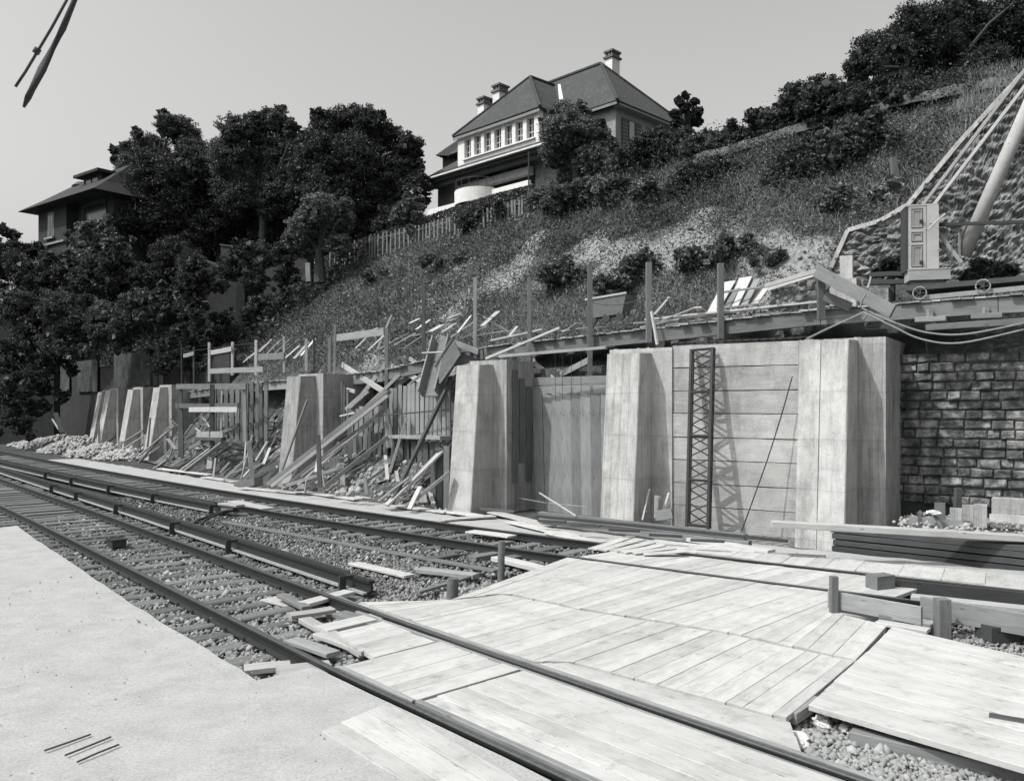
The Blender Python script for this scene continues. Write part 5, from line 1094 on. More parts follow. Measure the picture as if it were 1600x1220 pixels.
# rubble heap at the left
hp = []
def heap(px, q, r_, h_): x, y, s = wq(px, q); return (x, y, r_, h_)
hs_ = [heap(95, -.4, 2.6, .8), heap(130, -.9, 2.4, .95), heap(165, -1.2, 2.0, .7), heap(70, -.8, 2.2, .5), heap(200, -1.0, 1.6, .5)]
def hz_(x, y): return max([h_ * max(0, 1 - math.hypot(x - a, y - b_) / r_) ** .8 for a, b_, r_, h_ in hs_]) - .25
cx, cy = hs_[1][0], hs_[1][1]
grid_mesh('rubble_bank', lambda x, y: Vector((x, y, hz_(x, y) - .05 + .06 * noise.noise(Vector((x * 2, y * 2, 0))))), np.arange(cx - 12, cx + 9, .25), np.arange(cy - 10, cy + 8, .25), M['spoil'], 'earth core of the rubble heap')
P = []
while len(P) < 3800:
    h_ = random.choice(hs_); an = random.uniform(0, 6.28); r_ = h_[2] * math.sqrt(random.random()) * 1.02; x, y = h_[0] + r_ * math.cos(an), h_[1] + r_ * math.sin(an); P.append((x, y, hz_(x, y) + .05))
tag(stones('rubble', np.array(P), .12, M['rubble'], .7), 'heap of pale broken rubble in front of the leftmost buttresses', None, None, 'stuff')
# dark low walls far left behind the works
M['stain'] = rough_mat('stained_render', [(.35, g(.04)), (.55, g(.10)), (.7, g(.17))], .8, .2, .01, 6)
def wallseg(name, px0, px1, pt, pb_, Y0, Y1, th, mat, label, cat='wall'):
    a, b_ = U(px0, pb_, Y0), U(px1, pb_, Y1); ta, tb = U(px0, pt[0], Y0), U(px1, pt[1], Y1); b_.z = a.z; n_ = Vector((.5, .85, 0)) * th
    root = empty(name, a, label, cat); d_ = (b_ - a).normalized(); root.rotation_euler = (0, 0, math.atan2(d_.y, d_.x))
    bpy.context.view_layer.update()
    m = MB().hexa([a, b_, b_ + n_, a + n_], [ta, tb, tb + n_, ta + n_]).build('wall_face', M[mat], root)
    MB().hexa([ta - n_ * .15, tb - n_ * .15, tb + n_ * 1.1, ta + n_ * 1.1], [p + Vector((0, 0, .12)) for p in (ta - n_ * .15, tb - n_ * .15, tb + n_ * 1.1, ta + n_ * 1.1)]).build('coping', M['dplaster'], root)
    return root
ob_ = empty('old_brick_wall', LW(SB[9], 3.0), 'long dark brick wall at the back of the works at the far left', 'wall'); m = MB(); m2 = MB(); sv = np.arange(SB[8] - 1.0, 75, 1.5)
for s1, s2 in zip(sv[:-1], sv[1:]):
    def c_(q, z): return [LW(s1, q, z), LW(s2, q, z), LW(s2, q + .35, z), LW(s1, q + .35, z)]
    h1 = 5.35; m.hexa(c_(2.98, -.25), c_(2.98, h1)); m2.hexa(c_(2.93, h1 + .003), c_(2.93, h1 + .11))
m.build('wall_face', M['dbrick'], ob_); m2.build('coping', M['dplaster'], ob_)
def wallpanel(px0, px1, pt, lab):
    a, b_ = WP(px0, 612, 2.8), WP(px1, 612, 2.8); t1_, t2_ = WP(px0, pt, 2.8), WP(px1, pt - 4, 2.8); n_ = Vector((.45, .85, 0)) * .12
    MB().hexa([a, b_, b_ + n_, a + n_], [t1_, t2_, t2_ + n_, t1_ + n_]).build('wall_panel', M['stain'], label=lab, cat='wall panel')
wallpanel(178, 228, 553, 'light grey stained wall panel, right one, under the ivy at the left')
wallpanel(120, 152, 565, 'grey stained wall panel, middle one, under the ivy at the left')
wallpanel(92, 108, 568, 'narrow grey stained wall panel, leftmost one, under the ivy')
for i, px in enumerate((226, 232, 243, 252)): beam('form_board', WP(px, 602, 2.5), WP(px - 1, 548 + i * 5, 2.5), .26, .06, M['grey'], 'dark upright board behind the leftmost buttresses, %s from the left' % ORD[i], 'board', 'dark boards behind the leftmost buttresses')
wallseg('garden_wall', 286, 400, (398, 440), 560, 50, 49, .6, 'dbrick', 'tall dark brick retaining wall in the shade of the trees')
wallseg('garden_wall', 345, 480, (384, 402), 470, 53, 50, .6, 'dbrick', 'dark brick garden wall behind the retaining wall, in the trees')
beam('wall_pier', U(288, 610, 49.5), U(288, 415, 49.5), .5, .5, M['dplaster'], 'grey corner pier at the left end of the dark retaining wall', 'pier')
beam('wall_pier', U(378, 520, 49), U(378, 425, 49), .5, .5, M['dplaster'], 'grey pier at the right end of the dark retaining wall', 'pier')
beam('wall_band', U(290, 493, 49.2), U(345, 495, 49.0), .3, .25, M['dplaster'], 'grey ledge low on the dark retaining wall', 'ledge')
beam('marker_post', U(482, 440, 37), U(481, 411, 37), .2, .16, M['pgrey'], 'small pale stone post at the left end of the staked hedge', 'post')
wallseg('garden_wall', -260, 84, (372, 520), 740, 60, 61, .5, 'dplaster', 'dark rendered garden wall at the left picture edge')
# garden trellis fence along the ridge
FN = [(520, 412, 392), (560, 404, 376), (600, 393, 366), (650, 381, 356), (700, 368, 343), (740, 356, 334), (790, 340, 320), (825, 330, 311)]
tf = empty('paling_fence', WP(520, 412, RQ - .6), 'fence of upright pales along the edge of the terrace below the house', 'fence')
m = MB(); px = 516
while px < 822:
    pb_ = np.interp(px, [f[0] for f in FN], [f[1] for f in FN]); pt = np.interp(px, [f[0] for f in FN], [f[2] for f in FN]) + random.uniform(-1.5, 1.5)
    m.bar(WP(px, pb_ + 5, RQ - 1.5), WP(px + random.uniform(-1, 1), pt - 3, RQ - 1.5), .09, .05, nrm); px += random.uniform(4, 8)
m.build('pales', M['mid'], tf)
m = MB()
for a, b_ in zip(FN[:-1], FN[1:]): m.bar(WP(a[0], a[2] + 4, RQ - 1.45), WP(b_[0], b_[2] + 4, RQ - 1.45), .05, .05)
m.build('rail', M['grey'], tf)
# stakes on the slope
for i, (px, pb_, pt, w_, mt, l_) in enumerate(((1402, 306, 248, .16, 'dkpost', 'thick leaning stump post high on the grassy slope at the right'), (826, 305, 228, .06, 'iron', 'thin dark iron post in front of the house balcony'), (590, 555, 437, .03, 'iron', 'thin iron stake standing on the slope left of the tall posts'), (646, 480, 440, .04, 'iron', 'thin iron stake on the middle of the slope'))):
    q = T(px, pb_); d_ = WP(px - (6 if i == 0 else 0), pt, 0); h_ = (pb_ - pt) / F * q.y; beam('stake', q, q + Vector((-.12 if i == 0 else 0, 0, h_)), w_, w_, M[mt], l_, 'post')
# overhead line arm, top left
MB().tube([U(125, -20, 2.0), U(98, 45, 2.0), U(66, 108, 2.0), U(44, 152, 2.0), U(37, 168, 2.0)], [.005, .0075, .010, .0075, .003], 10).build('overhead_pole', M['dark'], label='thick dark overhead line arm crossing the top left corner', cat='line arm', smooth=True)
MB().tube([U(110, -10, 3), U(80, 45, 3), U(40, 112, 3), U(24, 136, 3)], .005, 8).tube([U(60, 76, 3), U(55, 84, 3)], .012, 8).build('overhead_wire', M['dark'], label='thin dark overhead cable left of the thick arm', cat='cable', smooth=True)

# tangle of loose timber over the two excavations
def tangle(n, x0, x1, q0, q1, label, group, smin=.5, smax=2.4):
    for _ in range(n):
        px = random.uniform(x0, x1); q = random.uniform(q0, q1); x, y, s = wq(px, q); L = random.uniform(smin, smax); an = random.gauss(.75, .35); sg = random.choice([1, 1, 1, -1])
        a = LW(s, q, zt(s, q) + random.uniform(.05, .22)); b_ = a + Vector((P3[1].x, P3[1].y, 0)) * L * math.cos(an) * sg * .7 + Vector((P3[2].x, P3[2].y, 0)) * L * math.cos(an) * .6
        b_.z = a.z + L * math.sin(an) * random.uniform(.3, 1.0)
        beam('loose_timber', a, b_, random.choice([.06, .1, .14, .2]), random.choice([.03, .04, .08]), M[random.choice(['pale', 'pale', 'mid', 'mid', 'grey'])], label, 'timber', group)
tangle(84, 436, 628, -1.1, 1.4, 'loose timber tangled on the earth slope under the crossed braces', 'loose timbers tangled on the earth slope under the braces')
tangle(34, 640, 705, -1.1, .2, 'loose timber tangled left of the smooth pale buttress foot', 'loose timbers tangled left of the smooth buttress', .4, 1.3) if 0 else tangle(20, 612, 702, -1.1, -.2, 'loose timber tangled left of the smooth pale buttress foot', 'loose timbers tangled left of the smooth buttress', .4, 1.3)
tangle(84, 258, 424, -1.1, 1.0, 'loose timber tangled on the slope behind and beside the trestle', 'loose timbers tangled beside the trestle')
tangle(34, 165, 270, -1.2, .4, 'loose timber lying among the rubble before the far buttresses', 'loose timbers among the far rubble', .6, 2.6)
sheeting('sheeting_wall', (545, 640, 690, .9), (600, 632, 680, .9), 7, 'short upright boards half way up the slope behind the long prop', 'mid', .08)
sheeting('sheeting_wall', (440, 690, 735, -.3), (470, 690, 740, -.5), 4, 'low dark boards behind the foot of the thick long prop', 'grey', .08)
# ================================================================ THE VILLA ON THE HILL
H1 = Vector((.705, -.709, 0)); H2 = Vector((.709, .705, 0)); HO = Vector((1.55, 47.0, 0))
hs0 = empty('villa', HO + Vector((0, 0, EYE + 11.0)), 'large villa with steep tiled hipped roofs, seven-window row and curved white balcony', 'house')
hs0.rotation_euler = (0, 0, math.atan2(H1.y, H1.x)); HZ0 = EYE + 11.0
def hq(a, b_, z): return (a, b_, z + EYE - HZ0)       # z measured from the eye, as in the survey
def hbox(m, a0, a1, b0, b1, z0, z1): return m.box(a0, a1, b0, b1, z0 + EYE - HZ0, z1 + EYE - HZ0)
def hb(name, mat, par, *bx):
    m = MB()
    for b_ in bx: hbox(m, *b_)
    return m.build(name, M[mat], par, world=False)
def roof_part(name, mat, polys, par=hs0, th=.12):
    m = MB()
    for P in polys:
        P = [Vector(hq(*p)) for p in P]; n_ = (P[1] - P[0]).cross(P[2] - P[0]).normalized()
        if n_.z < 0: n_ = -n_
        k = len(P); lo = [p - n_ * th for p in P]; m.add([tuple(p) for p in lo] + [tuple(p) for p in P], [tuple(range(k))[::-1], tuple(range(k, 2 * k))] + [(i, (i + 1) % k, k + (i + 1) % k, k + i) for i in range(k)])
    return m.build(name, M[mat], par, world=False)
# front wing roof (hip facing the track)
roof_part('wing_roof', 'tile', [[(-7.25, -.25, 16.75), (.25, -.25, 16.75), (-3.5, 2.86, 20.3)], [(.25, -.25, 16.75), (.25, 5.5, 16.75), (-3.5, 5.5, 20.35), (-3.5, 2.86, 20.3)], [(-7.25, 5.5, 16.75), (-7.25, -.25, 16.75), (-3.5, 2.86, 20.3), (-3.5, 5.5, 20.35)]])
roof_part('main_roof', 'tile', [[(-10.0, 1.7, 16.6), (4.2, 1.7, 16.6), (0, 5.5, 20.85), (-4.5, 5.5, 20.85)], [(4.2, 1.7, 16.6), (4.2, 9.3, 16.6), (0, 5.5, 20.85)], [(4.2, 9.3, 16.6), (-10.0, 9.3, 16.6), (-4.5, 5.5, 20.85), (0, 5.5, 20.85)], [(-10, 9.3, 16.6), (-10, 1.7, 16.6), (-4.5, 5.5, 20.85)]])
m = MB(); m.bar(hq(-4.3, 5.5, 20.9), hq(0, 5.5, 20.9), .22, .12); m.bar(hq(-3.5, 2.86, 20.34), hq(-3.5, 5.4, 20.4), .18, .10)
for a, b_ in (((0, 5.5, 20.9), (4.2, 1.7, 16.65)), ((0, 5.5, 20.9), (4.2, 9.3, 16.65)), ((-3.5, 2.86, 20.34), (.25, -.25, 16.8)), ((-3.5, 2.86, 20.34), (-7.25, -.25, 16.8))): m.bar(hq(*a), hq(*b_), .16, .08)
m.build('ridge_tiles', M['tile'], hs0, world=False)
MB().bar(hq(.2, 1.75, 16.75), hq(-2.9, 4.95, 20.2), .24, .1).build('valley_flashing', M['plaster'], hs0, world=False)
# wing wall with seven windows
Zs, Zt = 14.95, 16.6; mw = 7.0; m = MB()
hbox(m, -mw, 0, 0.0, .3, 15.9 - 1.0, 15.22); hbox(m, -mw, 0, 0.0, .3, 16.42, 16.72)
nw = 7; pitch = (mw - .75) / nw; x = -mw + .62
hbox(m, -mw, x, 0, .3, 15.22, 16.42)
for i in range(nw):
    hbox(m, x + pitch - .30, x + pitch if i < nw - 1 else 0, 0, .3, 15.22, 16.42)
    wn = hb('window', 'plaster', hs0, (x + .02, x + .05, .16, .22, 15.25, 16.4), (x + pitch - .35, x + pitch - .32, .16, .22, 15.25, 16.4), (x, x + pitch - .3, .16, .22, 15.22, 15.26), (x + .27, x + .30, .16, .21, 15.25, 16.4), (x + .02, x + pitch - .32, .165, .205, 15.62, 15.65), (x + .02, x + pitch - .32, .165, .205, 16.0, 16.03))
    hb('pane', 'glass', wn, (x + .02, x + pitch - .32, .19, .20, 15.25, 16.4)) if 0 else hb('pane', 'glass', wn, (x, x + pitch - .3, .225, .235, 15.22, 16.42))
    x += pitch
hb('wing_wall', 'plaster', hs0); 
m.build('wing_wall', M['plaster'], hs0, world=False)
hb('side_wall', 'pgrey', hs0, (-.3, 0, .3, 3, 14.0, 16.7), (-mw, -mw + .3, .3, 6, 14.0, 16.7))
hb('window_sill', 'plaster', hs0, (-mw + .55, 0 - .3, -.14, -.002, 15.12, 15.2))
hb('eaves_board', 'mid', hs0, (-7.2, .2, -.22, -.18, 16.5, 16.66), (.302, 4.15, 1.74, 1.78, 16.40, 16.58))
hb('wing_core', 'glass', hs0, (-mw + .35, -.35, .35, 3, 14.6, 16.5))
# lower skirt roof
roof_part('skirt_roof', 'tile', [[(-9.8, -1.1, 14.2), (1.6, -1.1, 14.2), (1.6, .1, 14.95), (-9.0, .1, 14.95)], [(-9.8, -1.1, 14.2), (-8.0, 3.2, 17.1), (-7.0, 3.2, 17.1), (-7.0, .05, 14.95)], [(-9.8, -1.1, 14.2), (-9.8, 9, 14.2), (-8.0, 3.2, 17.1)], [(1.6, -1.1, 14.2), (1.6, 1.7, 15.1), (.0, 1.7, 15.1), (.0, .1, 14.95)]])
hb('gutter', 'plaster', hs0, (-9.3, 1.65, -1.22, -1.12, 14.17, 14.25))
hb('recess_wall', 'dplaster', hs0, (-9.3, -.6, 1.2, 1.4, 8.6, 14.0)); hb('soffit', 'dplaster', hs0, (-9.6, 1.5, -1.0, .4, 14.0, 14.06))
# ground floor
hb('ground_floor_wall', 'brick', hs0, (-9.3, -7.0, .3, .6, 8.6, 14.0), (-6.4, -5.2, .0, .3, 10.6, 13.2), (-.6, 3.7, .3, .6, 10.6, 14.0), (-9.3, 3.7, 2.6, 2.9, 8.6, 14), (-9.3, -9.0, .6, 8.8, 8.6, 14))
hb('porch_lintel', 'pgrey', hs0, (-7.0, -.6, -.2, .15, 13.15, 13.6)); hb('fascia', 'dplaster', hs0, (-9.3, 1.4, -.7, -.5, 13.7, 13.98))
hb('terrace_slab', 'conc', hs0, (-9, 4, -1.9, 2.6, 11.2, 11.5)); hb('terrace_wall', 'dplaster', hs0, (-9, 4, -1.85, -1.6, 8, 11.15))
hb('parapet', 'plaster', hs0, (-7.4, -4.4, -2.1, -1.95, 10.9, 11.9)); hb('parapet', 'plaster', hs0, (-1.8, 1.2, -2.1, -1.95, 11.3, 12.1))
# curved balcony
m = MB(); cxb, cyb, rb = -3.1, -1.9, 1.4; N = 20
for i in range(N):
    a0, a1_ = math.pi + math.pi * i / N, math.pi + math.pi * (i + 1) / N
    P4 = [(cxb + r_ * math.cos(a), cyb + r_ * math.sin(a) * .9) for r_, a in ((rb, a0), (rb, a1_), (rb - .15, a1_), (rb - .15, a0))]
    m.hexa([hq(x, y, 11.45) for x, y in P4], [hq(x, y, 12.25) for x, y in P4])
m.build('balcony', M['plaster'], hs0, world=False)
m = MB(); m.prism([(cxb + (rb - .2) * math.cos(math.pi + math.pi * i / N), cyb + (rb - .2) * .9 * math.sin(math.pi + math.pi * i / N)) for i in range(N + 1)], 11.2 + EYE - HZ0, 11.5 + EYE - HZ0); m.build('balcony_floor', M['dplaster'], hs0, world=False)
m = MB(); m.tube([hq(cxb + rb * .97 * math.cos(a), cyb + rb * .87 * math.sin(a), 12.8) for a in np.linspace(math.pi, 2 * math.pi, 16)], .025, 5)
for a in np.linspace(math.pi, 2 * math.pi, 9): m.tube([hq(cxb + rb * .97 * math.cos(a), cyb + rb * .87 * math.sin(a), 12.2), hq(cxb + rb * .97 * math.cos(a), cyb + rb * .87 * math.sin(a), 12.8)], .02, 5)
m.build('balcony_railing', M['iron'], hs0, world=False)
# right side wall with shuttered windows
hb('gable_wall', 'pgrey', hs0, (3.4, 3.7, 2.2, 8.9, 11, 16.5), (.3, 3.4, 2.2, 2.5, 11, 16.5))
for i, b0 in enumerate((2.7, 5.0, 7.2)):
    wn = hb('window', 'dplaster', hs0, (3.7, 3.74, b0 + .65, b0 + 1.2, 14.3, 16.0)); hb('pane', 'curtain', wn, (3.742, 3.75, b0 + .7, b0 + 1.15, 14.35, 15.95))
    for s0 in (0.0, 1.22):
        m = MB(); hbox(m, 3.7, 3.75, b0 + s0, b0 + s0 + .6, 14.3, 16.0)
        for k in range(8): hbox(m, 3.75, 3.77, b0 + s0 + .06, b0 + s0 + .54, 14.36 + k * .2, 14.46 + k * .2)
        sh = m.build('shutter', M['shutter'], hs0, world=False)
        m = MB()
        for k in range(7): hbox(m, 3.772, 3.778, b0 + s0 + .05, b0 + s0 + .55, 14.48 + k * .2, 14.53 + k * .2)
        m.build('louvre', M['pgrey'], sh, world=False)
hb('side_eaves', 'pgrey', hs0, (3.7, 4.15, 2.0, 9, 16.42, 16.52))
def chimney(a, b_, z0, z1, w_, d_):
    cm = hb('chimney', 'plaster', hs0, (a - w_ / 2, a + w_ / 2, b_ - d_ / 2, b_ + d_ / 2, z0, z1 - .55))
    hb('chimney_cap', 'brick', cm, (a - w_ / 2 - .1, a + w_ / 2 + .1, b_ - d_ / 2 - .1, b_ + d_ / 2 + .1, z1 - .55, z1 - .43), (a - w_ / 2, a - w_ / 2 + .12, b_ - d_ / 2, b_ + d_ / 2, z1 - .43, z1 - .18), (a + w_ / 2 - .12, a + w_ / 2, b_ - d_ / 2, b_ + d_ / 2, z1 - .43, z1 - .18), (a - .06, a + .06, b_ - d_ / 2, b_ + d_ / 2, z1 - .43, z1 - .18), (a - w_ / 2 - .08, a + w_ / 2 + .08, b_ - d_ / 2 - .08, b_ + d_ / 2 + .08, z1 - .18, z1 - .06))
p = U(957, 80, 52); d_ = p - HO; ca_, cbb = d_.dot(H1), d_.dot(H2)
chimney(ca_, cbb, 18.0, 553 / F * 52, .55, .75)
for px, py, Y in ((782, 133, 53.5), (758, 153, 55.5)):
    p = U(px, py, Y); d_ = p - HO; chimney(d_.dot(H1), d_.dot(H2), 14, (633 - py) / F * Y, .6, .8)
# low roof of an outbuilding behind
ob = empty('outbuilding', U(690, 330, 60), 'small dark roof peeping out behind the left end of the villa', 'outbuilding')
a, b_, c_ = U(680, 243, 59), U(735, 205, 59), U(745, 243, 57); MB().hexa([a, c_, c_ + Vector((2, 3, 0)), a + Vector((2, 3, 0))], [b_, b_ + Vector((.1, 0, 0)), b_ + Vector((1.5, 1.5, 0)), b_ + Vector((1.4, 1.5, 0))]).build('roof', M['tiled'], ob)
MB().hexa([a + Vector((.5, .3, -5)), c_ + Vector((0, .3, -5)), c_ + Vector((2, 3, -5)), a + Vector((2, 3, -5))], [a + Vector((.5, .3, -.02)), c_ + Vector((0, .3, -.02)), c_ + Vector((2, 3, -.02)), a + Vector((2, 3, -.02))]).build('wall', M['dplaster'], ob)
# ================================================================ THE DARK HOUSE AT THE LEFT
LY0 = 60.0; L1_ = Vector((.80, -.60, 0)); L2_ = Vector((.60, .80, 0)); LO = U(60, 400, LY0)  # shadow on its near side is put into the dark house colours
lh = empty('old_house', (LO.x, LO.y, LO.z - 5), 'dark old house with flared eaves and a dormer, half hidden by trees at the left', 'house'); lh.rotation_euler = (0, 0, math.atan2(L1_.y, L1_.x)); ZB = LO.z - 5
def lz(py, Y=LY0): return EYE + (HZ - py) / F * Y - ZB
def lb_(name, mat, par, *bx):
    m = MB()
    for b_ in bx: m.box(*b_)
    return m.build(name, M[mat], par, world=False)
ze = lz(330)
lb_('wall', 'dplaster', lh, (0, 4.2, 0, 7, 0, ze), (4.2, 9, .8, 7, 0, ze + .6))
wn = lb_('window', 'pgrey', lh, (1.5, 2.4, -.03, -.001, lz(376), lz(338))); lb_('pane', 'glass', wn, (1.6, 1.92, -.05, -.031, lz(374), lz(341)), (1.98, 2.3, -.05, -.031, lz(374), lz(341)))
lb_('window_sill', 'pgrey', lh, (1.3, 2.6, -.2, -.031, lz(379), lz(376))); lb_('string_course', 'pgrey', lh, (.4, 4.1, -.16, -.002, lz(388), lz(385)))
wn = lb_('window', 'stain', lh, (5.0, 5.12, .70, .799, lz(375, 58), lz(325, 58)), (5.12, 8.2, .70, .799, lz(328, 58), lz(322, 58))); lb_('pane', 'glass', wn, (5.13, 8.2, .72, .79, lz(372, 58), lz(329, 58)))
m = MB()
E0, E1 = [(-1.0, -1.0), (10, -1.0), (10, 8), (-1.0, 8)], [(.2, .2), (9.2, .2), (9.2, 6.8), (.2, 6.8)]; E2 = [(2.4, 2.6), (8, 2.6), (8, 4.4), (2.4, 4.4)]; zs = [ze - .1, ze + .75, ze + 2.6]
vv = [(x, y, z) for E_, z in zip((E0, E1, E2), zs) for x, y in E_]; ff = [(0, 3, 2, 1), (8, 9, 10, 11)] + [(k * 4 + i, k * 4 + (i + 1) % 4, (k + 1) * 4 + (i + 1) % 4, (k + 1) * 4 + i) for k in (0, 1) for i in range(4)]
m.add(vv, ff).build('roof', M['tiled'], lh, world=False)
rf = m
cpt = lb_('chimney', 'dbrick', lh, (2.0, 2.8, 1.6, 2.3, ze + 1.0, lz(290) - .2)); MB().tube([(2.4, 1.95, lz(295)), (2.4, 1.95, lz(291)), (2.4, 1.95, lz(285))], [.6, .7, .35], 9).build('chimney_cowl', M['dark'], cpt, world=False)
dm = lb_('dormer', 'dplaster', lh, (4.6, 7.0, 1.0, 4, ze + .8, lz(291))); lb_('dormer_roof', 'tiled', dm, (4.1, 7.5, .5, 4.4, lz(291), lz(287))); lb_('dormer_window', 'glass', dm, (5.0, 5.7, .96, .999, ze + 1.1, lz(293)), (5.9, 6.6, .96, .999, ze + 1.1, lz(293)))
# ================================================================ VEGETATION
M['kerb'] = rough_mat('weathered_kerb', [(.35, g(.06)), (.55, g(.12)), (.7, g(.19))], 2, .5, .03, 15)
M['ivyl'] = leafmat('pale_ivy_leaf', .085, .8)
def crown_pts(blobs, n, hollow=.45):
    """leaf positions: several hundred small clumps over the lobes, so the outline is ragged and light and dark clumps show"""
    w_ = np.array([b_[3] ** 2 for b_ in blobs]); idx = rng.choice(len(blobs), size=max(40, n // 42), p=w_ / w_.sum())
    d = rng.normal(size=(len(idx), 3)); d /= np.linalg.norm(d, axis=1)[:, None]; r_ = rng.uniform(hollow, 1.05, len(idx)) ** .6
    B = np.array([b_[:3] for b_ in blobs]); Rr = np.array([b_[3] for b_ in blobs]); cc = B[idx] + d * (Rr[idx] * r_)[:, None] * np.array([1, 1, .9])
    k = rng.integers(0, len(cc), n); cr = Rr[idx][k] * rng.uniform(.12, .28, n)
    e = rng.normal(size=(n, 3)); e /= np.linalg.norm(e, axis=1)[:, None]; return cc[k] + e * (cr * rng.uniform(.2, 1, n) ** .5)[:, None] * np.array([1.2, 1.2, .65])
def tree(name, label, blobs, base, n, size, mat, trunk=.25, cat='tree', group=None, limbs=True, extra=None):
    root = empty(name, base, label, cat, group); bs_ = Vector(base); n = int(n * 1.6); size *= .82
    if limbs:
        m = MB(); top = Vector(np.mean([b_[:3] for b_ in blobs], axis=0)); kn = bs_.lerp(top, .45) + Vector((random.uniform(-.3, .3), 0, 0)); kn.x = bs_.x * .7 + kn.x * .3
        m.tube([bs_ - Vector((0, 0, .6)), bs_ + Vector((0, 0, .3)), kn, top], [trunk * 1.3, trunk, trunk * .75, trunk * .3], 8)
        for b_ in blobs[::3]:
            e_ = Vector(b_[:3]); md = kn.lerp(e_, .55) + Vector((random.uniform(-.3, .3), random.uniform(-.3, .3), .3)); m.tube([kn, md, e_], [trunk * .5, trunk * .28, trunk * .1], 6)
            for _ in range(3): q = e_ + Vector((random.gauss(0, 1), random.gauss(0, 1), random.gauss(0, .8))).normalized() * b_[3] * .9; m.tube([md.lerp(e_, .6), q], [trunk * .12, .015], 5)
        m.build('trunk', M['bark'], root)
    P = crown_pts(blobs, n); V = leaf_quads(P, size)
    Bb = np.array(blobs); k = rng.choice(len(Bb), n // 9, p=Bb[:, 3] ** 2 / (Bb[:, 3] ** 2).sum()); e = rng.normal(size=(len(k), 3)); e /= np.linalg.norm(e, axis=1)[:, None]  # large inner leaf faces, added to block sky and light through the crown
    V = np.concatenate([V, leaf_quads(Bb[k, :3] + e * (Bb[k, 3] * rng.uniform(0, .72, len(k)))[:, None], size * 3.2, 0, .8)]) - np.array(tuple(root.location)); quads_mesh('crown', V, M[mat], root); return root
def blobs_px(L, Y, dy=1.2, rag=False):
    out = []
    if rag:
        for px, py, r_ in L:
            out.append(tuple(U(px, py, Y + .6)) + (r_ / F * Y * .95,))
            for _ in range(7): yy = Y + random.gauss(0, .8); out.append(tuple(U(px + random.gauss(0, .62) * r_, py + random.gauss(0, .62) * r_, yy)) + (r_ / F * yy * random.uniform(.22, .5),))
        return out
    for px, py, r_ in L:
        y = Y + random.uniform(-dy, dy); p = U(px, py, y); R_ = r_ / F * y; out.append((p.x, p.y, p.z, R_ * .95))
        for _ in range(3):
            e = Vector((random.gauss(0, 1), random.gauss(0, 1), random.gauss(0, 1))).normalized() * R_ * random.uniform(.5, .85)
            out.append((p.x + e.x, p.y + e.y, p.z + e.z, R_ * random.uniform(.2, .42)))
    return out
